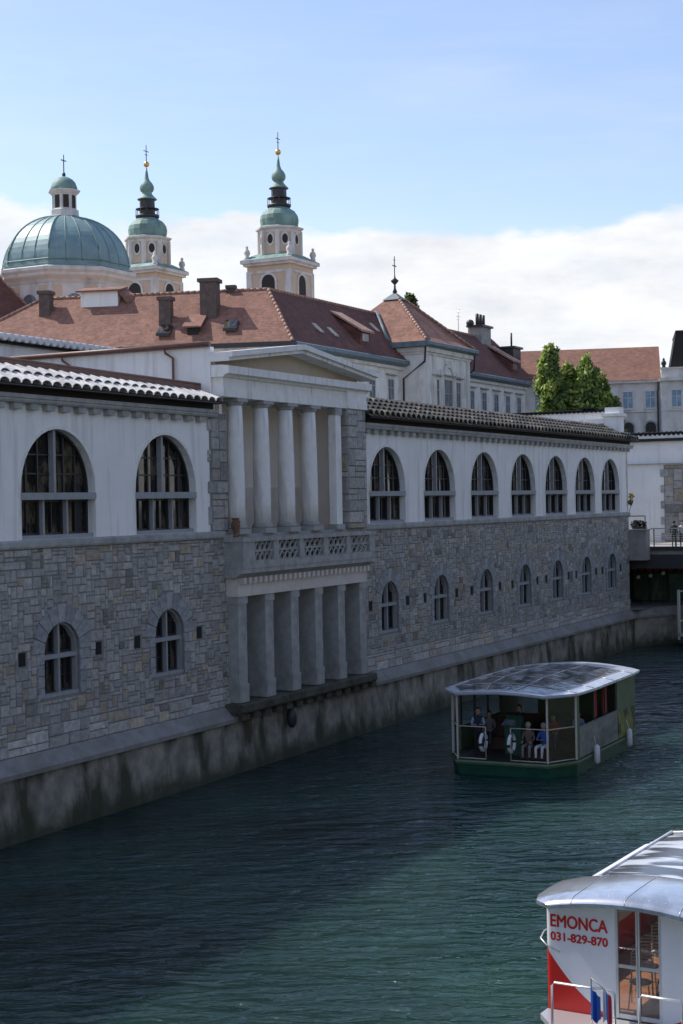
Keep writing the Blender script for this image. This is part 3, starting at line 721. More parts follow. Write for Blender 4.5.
# =================================================================== PALACE
pal=Thing('palace','long pale palace with red tiled roofs, chimneys and a central pavilion behind the market hall','building',(75,24,6.6))
CP=Vector((-3.1542404,108.1901073)); EV=Vector((-.9843,.1763)); QV=Vector((.1763,.9843))
def PQ(p,q,z):
    w=CP+EV*p+QV*q; u=(w.x-OX)*DX_+(w.y-OY)*DY_; y=-((w.x-OX)*cos(TH)-(w.y-OY)*sin(TH)); return (u,y,z)
def pqbox(mb,p0,p1,q0,q1,z0,z1,m=0,z0b=None,z1b=None):
    a=z0 if z0b is None else z0b; b=z1 if z1b is None else z1b
    return mb.add([PQ(p1,q0,z0),PQ(p0,q0,z0),PQ(p0,q1,a),PQ(p1,q1,a),PQ(p1,q0,z1),PQ(p0,q0,z1),PQ(p0,q1,b),PQ(p1,q1,b)],
            [(0,3,2,1),(4,5,6,7),(0,1,5,4),(1,2,6,5),(2,3,7,6),(3,0,4,7)],m)
R0w=W(58.99,26,25.72); SL=0; SR=4.36/4
_p=(R0w.x-CP.x)*EV.x+(R0w.y-CP.y)*EV.y; _q=(R0w.x-CP.x)*QV.x+(R0w.y-CP.y)*QV.y; SL=4.36/_q
R0=PQ(_p,_q,25.72); R1=PQ(20.1,_q,25.72); CE=PQ(0,0,21.36); EL=PQ(27,0,21.36); EB=PQ(27,13,21.36)
mb=MB(); mb.add([CE,R0,R1,EL,EB,PQ(6,13,21.36)],[(0,1,2,3),(3,2,4),(2,1,5,4)]); 
pal.part('roof',mb,M['red_tile'])
mb=MB()
mb.add([CE,(78,22,21.36),(80,26,25.72),R0,(60,30,21.36),(80,30,21.36)],[(0,1,2,3),(3,2,5,4)])
mb.add([(83,22,21.36),(104.6,22,21.36),(102.8,26,25.72),(80,26,25.72),(104.6,30,21.36),(80,30,21.36)],[(0,1,2,3),(1,4,2),(3,2,4,5)])
pal.part('roof',mb,M['red_tile_old'])  # river slopes take the tile with shade in its colour
mb=MB()
AP=(79.08,25.2,27.6); B=[(73.9,20.0,22.85),(84.2,20.0,22.85),(84.2,30.4,22.85),(73.9,30.4,22.85)]
def lerp(a,b,t): return tuple(a[i]+(b[i]-a[i])*t for i in range(3))
fl=[lerp(B[i],AP,.16) for i in range(4)]; fl=[(x,y,z-.25) for x,y,z in fl]
mb.add(B+fl+[AP],[(0,1,5,4),(1,2,6,5),(2,3,7,6),(3,0,4,7),(4,5,8),(5,6,8),(6,7,8),(7,4,8)])
pr=pal.part('pavilion_roof',mb,M['red_tile'])
mb=MB(); t=.86; fl=[lerp(B[i],AP,t) for i in range(4)]; fl=[(x+(x-AP[0])*.12,y+(y-AP[1])*.12,z+.03) for x,y,z in fl]; mb.add(fl+[(AP[0],AP[1],AP[2]+.1)],[(0,1,4),(1,2,4),(2,3,4),(3,0,4)])
pal.part('roof_cap',mb,M['copper_grey'],parent=pr)
mb=MB(); x,y,z=AP; mb.tube([(x,y,z),(x,y,z+3.1)],.045); mb.lathe(x,y,[(.22,z+.05),(.10,z+.35),(.07,z+.7),(.30,z+.95),(.34,z+1.05),(.10,z+1.25),(.05,z+1.5)],10); mb.box(x-.35,x+.35,y-.03,y+.03,z+2.25,z+2.33); mb.box(x-.16,x+.12,y-.03,y+.03,z+2.75,z+2.8)
pal.part('finial',mb,M['dark_metal'],parent=pr)
# ridge and hip cappings
def capline(a,b,r=.13,m='red_tile',name='ridge_capping',n=None):
    mb=MB(); a=Vector(a);b=Vector(b); L_=(b-a).length; k=int(L_/.45)
    for i in range(k): mb.tube([a+(b-a)*(i/k),a+(b-a)*((i+1)/k)],r*1.08,6,0,r*.9)
    return mb
for a,b in((CE,R0),(R0,R1),(R1,EL),(R0,(80,26,25.72)),((80,26,25.72),(102.8,26,25.72)),((104.6,22,21.36),(102.8,26,25.72))):
    pal.part('ridge_capping',capline(a,b),M['cap_tile'] if 'cap_tile' in M else M.setdefault('cap_tile',roof_mat('cap_tile',(.46,.30,.23),(.33,.19,.14))))
for i in (0,1):
    a,b=B[i],AP; pal.part('ridge_capping',capline(lerp(a,b,.02),lerp(a,b,.9)),M['cap_tile'])
mb=MB(); mb.tube([(73.9,23.4,22.95),(77.0,26.0,25.85)],.16,6)
pal.part('valley_flashing',mb,M['copper_grey'])
# walls
mb=MB(); mb.box(56.3,76,22.5,29.5,6.6,21.05); mb.box(82,104.2,22.5,29.5,6.6,21.05)
mb.add([PQ(.6,.6,6.6),PQ(26,.6,6.6),PQ(26,12,6.6),PQ(3,12,6.6),PQ(.6,.6,21.0),PQ(26,.6,21.0),PQ(26,12,21.0),PQ(3,12,21.0)],[(0,1,5,4),(1,2,6,5),(2,3,7,6),(3,0,4,7)])
pal.part('wall',mb,M['palace'])
mb=MB(); mb.box(74.4,83.7,20.5,30,6.6,22.4); pal.part('pavilion_wall',mb,M['palace'])
mb=MB(); mb.box(74.1,84.0,20.2,30.2,22.05,22.4); mb.box(74.25,83.85,20.35,30.1,21.85,22.05); mb.box(56.,74.38,22.25,22.5,20.6,20.85); mb.box(83.72,104.3,22.25,22.5,20.6,20.85)
for x in(74.45,75.9,81.6,83.0): mb.box(x,x+.6,20.38,20.5,8,21.85)
mb.box(77.5,78.0,20.4,20.5,15,20.8); mb.box(80.1,80.6,20.4,20.5,15,20.8)
ring(mb,79.05,20.1,.95,1.25,20.36,20.5,None,10)
mb.box(78.4,79.7,20.38,20.5,21.3,21.6); mb.box(76.3,77.2,20.42,20.5,20.4,20.7); mb.box(80.9,81.8,20.42,20.5,20.4,20.7)
pal.part('cornice_moulding',mb,M['offwhite'])
mb=MB()
mb.prism([(21.9,21.38),(21.75,21.3),(21.75,21.05),(22.1,20.88),(22.5,20.86),(22.5,21.36)],'x',55.5,74.3); mb.prism([(21.9,21.38),(21.75,21.3),(21.75,21.05),(22.1,20.88),(22.5,20.86),(22.5,21.36)],'x',84.0,104.8)
mb.prism([(19.95,22.88),(19.8,22.8),(19.8,22.55),(20.1,22.41),(20.5,22.405),(20.5,22.8)],'x',73.75,84.35); mb.box(73.72,74.0,20.1,24,22.42,22.85)
mb.box(84.1,84.35,20.1,24,22.42,22.85)
pal.part('gutter',mb,M['copper_grey'])
mb=MB(); pqbox(mb,-.2,27,-.3,.05,21.05,21.36); pal.part('gutter',mb,M['dark_metal'])
mb=MB(); pqbox(mb,0,26.5,-.1,.6,20.75,21.04); pal.part('cornice_moulding',mb,M['offwhite'])
for x,y,z in((74.0,22.2,21.0),(84.3,22.2,21.0)):
    mb=MB(); mb.tube([(x,20.2 if x>80 else 20.2,22.45),(x,20.3,21.2),(x,22.2,19.9),(x,22.2,7)],.09); pal.part('downpipe',mb,M['dark_metal'])
def pwin(hw,z0,z1,archt=False):
    mb=MB(); 
    mb.box(-hw-.16,-hw,-.07,0,z0,z1); mb.box(hw,hw+.16,-.07,0,z0,z1); mb.box(-hw-.16,hw+.16,-.07,0,z1,z1+.16); mb.box(-hw-.2,hw+.2,-.12,0,z0-.14,z0)
    g=MB(); g.box(-hw,hw,-.02,-.004,z0,z1)
    b=MB(); b.box(-.05,.05,-.05,-.021,z0,z1); b.box(-hw,hw,-.05,-.021,z0+(z1-z0)*.66,z0+(z1-z0)*.66+.08)
    for x in(-hw,hw-.07): b.box(x,x+.07,-.05,-.021,z0,z1)
    h=MB(); h.prism([(0,z1+.30),(-.28,z1+.30),(-.28,z1+.38),(0,z1+.46)],'x',-hw-.28,hw+.28)
    return mb,g,b,h
def place_wins(T,xs,y,hw,z0,z1,wall='window'):
    first=None
    for x in xs:
        if first is None:
            mb,g,b,h=pwin(hw,z0,z1); first=T.part('window',mb,M['offwhite'],at=(x,y,0))
            T.part('glass',g,M['glass_blue'],at=(x,y,0),parent=first); T.part('sash',b,M['frame_light'],at=(x,y,0),parent=first); T.part('hood',h,M['concrete'],at=(x,y,0),parent=first)
        else: T.dup(first,(x,y,0))
place_wins(pal,[58.6,62.0,65.3,68.75,72.15]+[86.0+2.95*i for i in range(6)],22.5,.55,17.7,19.75)
place_wins(pal,[58.6,62.0,65.3,68.75,72.15]+[86.0+2.95*i for i in range(6)],22.5,.55,13.4,15.5)
place_wins(pal,[76.9-.25,81.2],20.5,.5,17.4,19.9)
place_wins(pal,[79.05],20.5,.85,16.6,20.0)
# chimneys
def chimney(p0,p1,q0,q1,zt,cap=.12,name='chimney'):
    mb=MB(); pqbox(mb,p0,p1,q0,q1,21.36+SL*q0-.3,zt-.25,0,21.36+SL*q1-.3,zt-.25); c=pal.part(name,mb,M['brick'])
    k=MB(); pqbox(k,p0-cap,p1+cap,q0-cap,q1+cap,zt-.25,zt); pal.part('chimney_cap',k,M['brick'],parent=c)
chimney(18.95,19.75,3.0,3.9,26.1); chimney(6.05,7.25,2.2,3.4,26.35,.15); chimney(9.35,10.2,1.75,2.6,25.1); chimney(5.2,5.85,4.4,4.9,26.1,.05)
mb=MB(); pqbox(mb,13.9,16.75,3.7,5.2,24.2,25.95); d=pal.part('dormer',mb,M['plaster'])
k=MB(); pqbox(k,13.6,17.05,3.4,5.3,25.9,26.03,0,26.35,26.48); k.add([PQ(13.9,3.6,25.95),PQ(13.7,5.2,26.4),PQ(12.8,4.5,25.6),PQ(13.1,3.7,24.9)],[(0,1,2,3)]); pal.part('dormer_roof',k,M['red_tile'],parent=d)
for p0,p1,q0,q1 in((6.9,8.0,.85,2.1),):
    mb=MB(); pqbox(mb,p0+.15,p1-.15,q0,q1,21.9,22.65,0,23.0,23.2); d=pal.part('dormer',mb,M['underroof'])
    k=MB(); pqbox(k,p0-.15,p1+.15,q0-.3,q1+.3,22.66,22.76,0,23.75,23.85); pal.part('dormer_roof',k,M['red_tile'],parent=d)
for p,q in((9.6,1.05),(4.74,1.25)):
    z=21.36+SL*q; mb=MB(); pqbox(mb,p-.5,p+.5,q-.45,q+.5,z-.2,z+.02,0,z+.42,z+.62); s_=pal.part('roof_hatch',mb,M['dark_metal'])
    k=MB(); pqbox(k,p-.42,p+.42,q-.38,q+.42,z+.07,z+.10,0,z+.66,z+.69); pal.part('hatch_glass',k,M['glass'],parent=s_)
# river slope dormers and skylights
for u in (67.3,88.0,99.6):
    mb=MB(); mb.prism([(22.7,22.0),(22.7,23.2),(24.9,24.45)],'x',u,u+1.7); d=pal.part('dormer',mb,M['red_tile_old'])
    k=MB(); k.prism([(22.4,23.1),(22.4,23.26),(25.2,24.95),(25.2,24.8)],'x',u-.2,u+1.9); pal.part('dormer_roof',k,M['cap_tile'],parent=d)
    k=MB(); k.box(u+.3,u+1.4,22.66,22.7,22.45,23.05); pal.part('glass',k,M['glass_blue'],parent=d)
for u,y in((61.4,23.4),(63.6,23.3),(73.2,24.5),(70.2,24.3)):
    z=21.36+SR*(y-22); mb=MB(); mb.prism([(y-.35,z-.30),(y-.35,z-.2),(y+.35,z+.45),(y+.35,z+.3)],'x',u,u+.65); pal.part('skylight',mb,M['concrete'])
mb=MB(); mb.box(98.6,101.0,25.3,26.6,24,26.6); d=pal.part('chimney',mb,M['concrete'])
k=MB(); k.box(98.4,101.2,25.1,26.8,26.6,26.8)
for x in(99.0,99.8,100.6): k.tube([(x,25.9,26.8),(x,25.9,27.9)],.17,8)
pal.part('chimney_cap',k,M['dark_metal'],parent=d)
mb=MB(); mb.box(102.0,104.0,23.4,25.4,22.5,24.7); d=pal.part('chimney',mb,M['dark_metal']); k=MB(); k.box(101.8,104.2,23.2,25.6,24.7,24.9); k.tube([(102.3,23.7,24.9),(102.3,23.7,26.2)],.1); pal.part('chimney_cap',k,M['dark_metal'],parent=d)
mb=MB(); mb.tube([(97.0,26.0,25.7),(97.0,26.0,26.7)],.04); mb.sphere((97.0,25.8,26.8),.40,0,12,4,.9); o=single('satellite_dish',mb,M['dark_metal'],'round satellite dish on the palace ridge left of the triple-pipe chimney','satellite dish',(97.0,26,25.7))
mb=MB(); mb.tube([(94.6,26.0,25.7),(94.6,26.0,28.0)],.03)
for z,w in((27.9,.5),(27.6,.35),(27.2,.55),(26.9,.3)): mb.tube([(94.6-w,26.0,z),(94.6+w,26.0,z)],.018,4)
single('tv_antenna',mb,M['steel'],'thin television antenna standing on the palace ridge','antenna',(94.6,26.0,25.7))
# =================================================================== HOUSE BEHIND, FAR LEFT
lh=Thing('tiled_house','house with steep red hip roof at the far left below the green dome','house',(62,50,6.6))
_u,_y=((-26.6-OX)*DX_+(122-OY)*DY_, -((-26.6-OX)*cos(TH)-(122-OY)*sin(TH)))
mb=MB(); b_=[(_u,_y,24.4),(_u+7,_y,24.4),(_u+7,_y+8,24.4),(_u,_y+8,24.4)]; ap=[(_u+3.5,_y+3.9,29.9),(_u+3.6,_y+4.1,29.9)]
mb.add(b_+ap,[(0,1,4),(1,2,5,4),(2,3,5),(3,0,4,5)]); lh.part('roof',mb,M['red_tile_old'])
mb=MB(); mb.box(_u+.5,_u+6.5,_y+.5,_y+7.5,6.6,24.5); lh.part('wall',mb,M['palace'])
mb=MB(); mb.box(_u-.1,_u+7.1,_y-.15,_y+.1,24.2,24.42); lh.part('gutter',mb,M['dark_metal'])
lh.part('ridge_capping',capline(b_[0],ap[0]),M['cap_tile']); lh.part('ridge_capping',capline(b_[1],ap[0]),M['cap_tile'])
# =================================================================== CATHEDRAL
cat=Thing('cathedral','cream cathedral with green copper dome and two onion topped bell towers behind the roofs','church',(76,50,6.6))
def tower(cx,cy,k=1.):
    Z=lambda z: 10+(z-10)*(1.0035 if k>1 else 1.)+(.1 if k==1 else .15)
    s=2.36*k
    mb=MB(); 
    mb.box(cx-s,cx+s,cy-s,cy+s,6.6,Z(32.95)); tw=cat.part('bell_tower',mb,M['cream'],at=None)
    mb=MB(); pw=.5*k
    for sx in(-1,1):
        for sy in(-1,1):
            mb.box(cx+sx*(s-pw),cx+sx*(s+.07),cy+sy*(s-pw),cy+sy*(s+.07),20,Z(32.2))
    mb.box(cx-s-.07,cx+s+.07,cy-s-.07,cy+s+.07,Z(32.2),Z(32.45)); mb.box(cx-s-.28,cx+s+.28,cy-s-.28,cy+s+.28,Z(32.95),Z(33.2)); mb.box(cx-s-.5,cx+s+.5,cy-s-.5,cy+s+.5,Z(33.2),Z(33.5))
    # surrounds of arches on the two near faces
    for A in (0,1):
        r0=.74*k; zz=Z(31.3); q=MB(); ring(q,0,zz,r0,r0+.22*k,-.09,0,Z(28.5),10,jw=r0+.22*k)
        for f in q.f:
            vs=[]
            for i in f:
                x,y,z=q.v[i]; vs.append((cx+x,cy-s+y,z) if A==0 else (cx-s+y,cy-x,z))
            mb.add(vs,[tuple(range(len(f)))])
    cat.part('stone_trim',mb,M['offwhite'],parent=tw)
    rr=.73*k
    P=[(-rr,Z(28.6)),(rr,Z(28.6))]+[(x,z) for x,z in reversed(arch(0,rr,Z(31.3),12))]
    n=len(P)
    mb=MB(); mb.add([(cx+p[0],cy-s-.02,p[1]) for p in P],[tuple(range(n))]); cat.part('louvre_opening',mb,M['interior'],parent=tw); mb=MB(); mb.add([(cx-s-.02,cy-p[0],p[1]) for p in P],[tuple(range(n))])
    cat.part('louvre_opening',mb,M['interior'],parent=tw)
    # low roof skirt
    mb=MB(); e=s+.5; 
    o8=[(cx+2.15*k*cos(pi/8+pi/4*i),cy+2.15*k*sin(pi/8+pi/4*i)) for i in range(8)]
    mb.add([(cx-e,cy-e,Z(33.52)),(cx+e,cy-e,Z(33.52)),(cx+e,cy+e,Z(33.52)),(cx-e,cy+e,Z(33.52)),(cx-1.7*k,cy-1.7*k,Z(34.2)),(cx+1.7*k,cy-1.7*k,Z(34.2)),(cx+1.7*k,cy+1.7*k,Z(34.2)),(cx-1.7*k,cy+1.7*k,Z(34.2))],
        [(0,1,5,4),(1,2,6,5),(2,3,7,6),(3,0,4,7),(4,5,6,7)])
    cat.part('skirt_roof',mb,M['copper'],parent=tw)
    R=2.0*k
    mb=MB(); mb.lathe(cx,cy,[(R,Z(33.6)),(R,Z(36.45))],8,0,False,pi/8); cat.part('octagon_stage',mb,M['cream'],parent=tw)
    mb=MB(); mb.lathe(cx,cy,[(R+.05,Z(36.2)),(R+.12,Z(36.45)),(R+.36,Z(36.6)),(R+.36,Z(36.75)),(R-.2,Z(36.9))],8,0,False,pi/8)
    for i in range(8):
        a=pi/8+pi/4*i; x,y=cx+R*cos(a),cy+R*sin(a); mb.lathe(x,y,[(.24*k,Z(34)),(.24*k,Z(36.4))],6,0,False,a)
        a=pi/4*i; ap_=R*cos(pi/8); x,y=cx+(ap_+.0)*cos(a),cy+(ap_)*sin(a)
        t=Vector((-sin(a),cos(a)));nn=Vector((cos(a),sin(a)))
        vs=[];n=14
        for j in range(n):
            th=2*pi*j/n
            for rr_,off in((.30,.05),(.44,.05)):
                p=Vector((x,y))+t*rr_*k*cos(th)+nn*off; vs.append((p.x,p.y,Z(35.55)+rr_*k*1.55*sin(th)))
        mb.add(vs,[(2*j,2*j+1,2*((j+1)%n)+1,2*((j+1)%n)) for j in range(n)])
    cat.part('octagon_trim',mb,M['offwhite'],parent=tw)
    for i in range(8):
        mb=MB(); a=pi/4*i; ap_=R*cos(pi/8)+.03; t=Vector((-sin(a),cos(a))); n=14; x,y=cx+ap_*cos(a),cy+ap_*sin(a)
        mb.add([(x+t.x*.29*k*cos(2*pi*j/n),y+t.y*.29*k*cos(2*pi*j/n),Z(35.55)+.46*k*sin(2*pi*j/n)) for j in range(n)],[tuple(range(n))]); cat.part('oval_window',mb,M['interior'],parent=tw)
    pf=[(1.95,36.85),(1.80,36.95),(1.86,37.2),(1.90,37.6),(1.82,38.0),(1.55,38.4),(1.15,38.65),(1.0,38.8)]
    mb=MB(); mb.lathe(cx,cy,[(r*k,Z(z)) for r,z in pf],16,0,False,pi/16); cat.part('onion_dome',mb,M['copper'],parent=tw)
    mb=MB(); mb.lathe(cx,cy,[(1.08*k,Z(38.8)),(1.18*k,Z(38.95)),(1.18*k,Z(39.1)),(.8*k,Z(39.12))],16)
    mb.lathe(cx,cy,[(.78*k,Z(39.0)),(.74*k,Z(40.7))],8,0,False,pi/8)
    for i in range(12):
        a=pi/6*i; mb.tube([(cx+1.12*k*cos(a),cy+1.12*k*sin(a),Z(39.1)),(cx+1.12*k*cos(a),cy+1.12*k*sin(a),Z(39.75))],.03,4)
    mb.lathe(cx,cy,[(1.10*k,Z(39.7)),(1.14*k,Z(39.7)),(1.14*k,Z(39.76)),(1.10*k,Z(39.76))],16)
    cat.part('belfry',mb,M['dark_metal'],parent=tw)
    pf=[(.98,40.68),(.93,40.78),(.72,40.98),(.50,41.25),(.46,41.4),(.60,41.5),(.70,41.75),(.68,42.05),(.52,42.35),(.30,42.6),(.19,42.9),(.13,43.4),(.06,43.8)]
    mb=MB(); mb.lathe(cx,cy,[(r*k,Z(z)) for r,z in pf],12,0,True); cat.part('lantern_cap',mb,M['copper'],parent=tw)
    mb=MB(); mb.tube([(cx,cy,Z(43.6)),(cx,cy,Z(44.3))],.06*k); mb.sphere((cx,cy,Z(44.25)),.29*k); cat.part('golden_ball',mb,M['gold'],parent=tw)
    mb=MB(); mb.tube([(cx,cy,Z(44.4)),(cx,cy,Z(46.2))],.045*k,5); mb.tube([(cx-.42*k,cy,Z(45.55)),(cx+.42*k,cy,Z(45.55))],.04*k,5); mb.tube([(cx-.25*k,cy,Z(45.2)),(cx+.25*k,cy,Z(45.2))],.03*k,5)
    cat.part('cross',mb,M['dark_metal'],parent=tw)
    mb=MB()
    for sx,sy in((-1,-1),(1,-1),(-1,1),(1,1)):
        x,y=cx+sx*s,cy+sy*s; mb.lathe(x,y,[(.28,Z(33.5)),(.28,Z(33.9)),(.2,Z(33.95)),(.34,Z(34.25)),(.26,Z(34.55)),(.12,Z(34.65)),(.17,Z(34.85)),(.05,Z(35.0))],8)
    cat.part('stone_urn',mb,M['offwhite'],parent=tw)
def ivf(X,Y): return ((X-OX)*DX_+(Y-OY)*DY_, -((X-OX)*cos(TH)-(Y-OY)*sin(TH)))
T1=ivf(-5.52,151.5); T2=ivf(-19.0,156.5)
tower(*T1); tower(*T2,1.033)
dc=ivf(-23.15,132.5)
_c0=len(cat.root.children)
cx,cy=dc; k=132.5/131.5
mb=MB(); mb.lathe(cx,cy,[(5.35,6.6),(5.35,29.3)],8,0,False,pi/8); dr=cat.part('drum',mb,M['offwhite'])
mb=MB(); mb.lathe(cx,cy,[(5.4,29.0),(5.55,29.25),(5.85,29.5),(5.9,29.8),(6.1,30.0),(6.1,30.25),(5.7,30.4)],8,0,False,pi/8); cat.part('drum_cornice',mb,M['offwhite'],parent=dr)
mb=MB(); mb.lathe(cx,cy,[(5.58,29.3),(5.87,29.52),(5.87,29.78)],8,0,False,pi/8,cap=False); 
for i in range(8):
    a=pi/4*i; ap_=5.35*cos(pi/8)+.03; t=(-sin(a),cos(a)); x,y=cx+ap_*cos(a),cy+ap_*sin(a)
    for s0,s1 in((-1.75,-1.0),(1.0,1.75)):
        mb.add([(x+t[0]*s0,y+t[1]*s0,24),(x+t[0]*s1,y+t[1]*s1,24),(x+t[0]*s1,y+t[1]*s1,28.8),(x+t[0]*s0,y+t[1]*s0,28.8)],[(0,1,2,3)])
cat.part('cream_panel',mb,M['cream'],parent=dr)
mb=MB(); 
for i in range(8):
    a=pi/4*i; ap_=5.35*cos(pi/8)+.04; t=(-sin(a),cos(a)); x,y=cx+ap_*cos(a),cy+ap_*sin(a)
    A=[(-.72,25.5),(.72,25.5)]+list(reversed(arch(0,.72,27.4,12))); mb.add([(x+t[0]*p[0],y+t[1]*p[0],p[1]) for p in A],[tuple(range(len(A)))])
cat.part('arched_window',mb,M['glass_blue'],parent=dr)
dp=[]
for i in range(15):
    a=(pi/2)*i/15.; dp.append((5.5*cos(a)**.95 if i else 5.5,30.75+4.55*sin(a)))
dp=[(r,z) for r,z in dp if r>1.15]+[(1.12,35.3)]
mb=MB(); mb.lathe(cx,cy,[(5.72,30.4),(5.72,30.55),(5.52,30.6)]+dp,8,0,False,pi/8)
dm=cat.part('dome',mb,M['copper_dome'])
for p in dm.data.polygons: p.use_smooth=False
mb=MB()
for i in range(24):
    a=pi/8+pi/12*i; corner=(i%3==0)
    fac=lambda r: r if corner else r*cos(pi/8)/cos(((a-pi/8)%(pi/4))-pi/8)
    mb.tube([(cx+fac(r)*cos(a),cy+fac(r)*sin(a),z+.02) for r,z in dp],.075 if corner else .045,5)
mb.lathe(cx,cy,[(5.78,30.42),(5.78,30.50)],8,0,False,pi/8); mb.lathe(cx,cy,[(5.62,30.9),(5.66,30.95),(5.6,31.0)],8,0,False,pi/8,cap=False)
cat.part('dome_rib',mb,M['copper'],parent=dm)
ln=None
mb=MB(); mb.lathe(cx,cy,[(1.32,35.15),(1.25,35.35),(1.22,35.8),(1.12,35.85),(1.05,35.9),(1.05,37.2)],8,0,False,pi/8); ln=cat.part('lantern',mb,M['offwhite'])
mb=MB(); mb.lathe(cx,cy,[(1.1,37.15),(1.4,37.4),(1.4,37.5),(1.15,37.55)],8,0,False,pi/8); cat.part('lantern_cornice',mb,M['offwhite'],parent=ln)
mb=MB()
for i in range(8):
    a=pi/4*i; ap_=1.05*cos(pi/8)+.02; t=(-sin(a),cos(a)); x,y=cx+ap_*cos(a),cy+ap_*sin(a); mb.add([(x-t[0]*.24,y-t[1]*.24,35.95),(x+t[0]*.24,y+t[1]*.24,35.95),(x+t[0]*.24,y+t[1]*.24,37.05),(x-t[0]*.24,y-t[1]*.24,37.05)],[(0,1,2,3)])
cat.part('lantern_window',mb,M['interior'],parent=ln)
mb=MB(); mb.lathe(cx,cy,[(1.18,37.5),(1.14,37.75),(1.0,38.15),(.75,38.45),(.4,38.65),(.1,38.75)],16); cat.part('lantern_dome',mb,M['copper'],parent=ln)
mb=MB(); mb.tube([(cx,cy,38.7),(cx,cy,40.6)],.05,5); mb.tube([(cx-.35,cy,40.1),(cx+.35,cy,40.1)],.05,5); mb.lathe(cx,cy,[(.1,38.7),(.17,38.9),(.08,39.1)],8); cat.part('cross',mb,M['dark_metal'],parent=ln)
for _o in list(cat.root.children):
    if _o.name in ('drum','dome','lantern'): _o.location.z-=.42
mb=MB(); mb.box(66,89,44,57,6.6,22.); mb.box(60,75,47,54.5,6.6,24); cat.part('nave_wall',mb,M['cream'])
mb=MB(); mb.prism([(43.7,22),(50.5,26),(57.3,22)],'x',66,89.5); cat.part('nave_roof',mb,M['red_tile_old'])
# =================================================================== FAR HOUSE (school)
FH=(18.,150.,radians(-10.15))
sh=Thing('school_building','long pale building with red tiled roof and blue windows beyond the poplars at right','building',(9,4,6.6),FH)
mb=MB(); mb.box(-8,12.8,.4,9,6.6,21.1); mb.box(12.8,26,-.4,9,6.6,21.25); sh.part('wall',mb,M['offwhite'])
mb=MB(); mb.box(-8.2,12.79,.1,.4,20.95,21.2); mb.box(12.7,26,-.75,-.4,21.0,21.3); mb.box(-8,12.79,.28,.4,18.15,18.3); mb.box(12.8,26,-.52,-.4,18.15,18.3); mb.box(12.9,26,-.3,0,21.3,22.15); mb.box(12.8,26,-.4,.1,22.15,22.3)
for x in (12.9,15.6): mb.box(x,x+.5,-.5,-.41,8,21)
sh.part('cornice_moulding',mb,M['offwhite'])
mb=MB(); mb.add([(-8,0,21.2),(12.9,0,21.2),(12.9,7,25.0),(-1,7,25.0),(12.9,14,21.2),(-8,14,21.2)],[(0,1,2,3),(3,2,4,5)]); sh.part('roof',mb,M['brown_tile'])
mb=MB(); mb.prism([(13.75,22.3),(14.35,25.7),(26,25.7),(26,22.3)],'y',0.3,9); d=sh.part('mansard_roof',mb,M['underroof'])
mb=MB(); mb.box(14.3,26,.2,9,25.7,25.82); sh.part('mansard_rail',mb,M['dark_metal'],parent=d)
mb=MB(); mb.lathe(13.15,-.2,[(.2,22.3),(.14,22.45),(.26,22.65),(.18,22.9),(.08,23.0),(.13,23.1),(.03,23.2)],8); sh.part('stone_urn',mb,M['frame_dark'])
mb=MB(); mb.tube([(12.6,.05,21),(12.6,.05,20.3),(12.55,.25,20),(12.55,.25,7)],.08); sh.part('downpipe',mb,M['dark_metal'])
if 1:
    first=None
    for x,yy in [(1.35+2.1*i,.4) for i in range(6)]+[(14.3,-.4),(17,-.4)]:
        if first is None:
            g=MB(); g.box(-.42,.42,-.03,-.004,18.55,20.1); a=MB(); a.box(-.52,.52,-.10,0,18.4,18.55); a.box(-.52,.52,-.08,0,20.1,20.22); a.box(-.03,.03,-.06,-.031,18.55,20.1); a.box(-.42,.42,-.06,-.031,19.5,19.56)
            first=sh.part('window',a,M['offwhite'],at=(x,yy,0)); sh.part('glass',g,M.setdefault('blue_glass',glass_mat('blue_window_glass',(.08,.20,.32),.15,(.16,.3,.42))),at=(x,yy,0),parent=first)
        else: sh.dup(first,(x,yy,0))
    first=None
    for x,yy in [(1.35+2.1*i,.4) for i in range(6)]:
        if first is None:
            g=MB(); A=[(-.5,15.4),(.5,15.4)]+list(reversed(arch(0,.5,16.7,10))); g.prism(A,'y',-.03,-.004); a=MB(); ring(a,0,16.7,.5,.66,-.08,0,15.4,10,jw=.66)
            first=sh.part('arched_window',a,M['trim'],at=(x,yy,0)); sh.part('glass',g,M['interior'],at=(x,yy,0),parent=first)
        else: sh.dup(first,(x,yy,0))
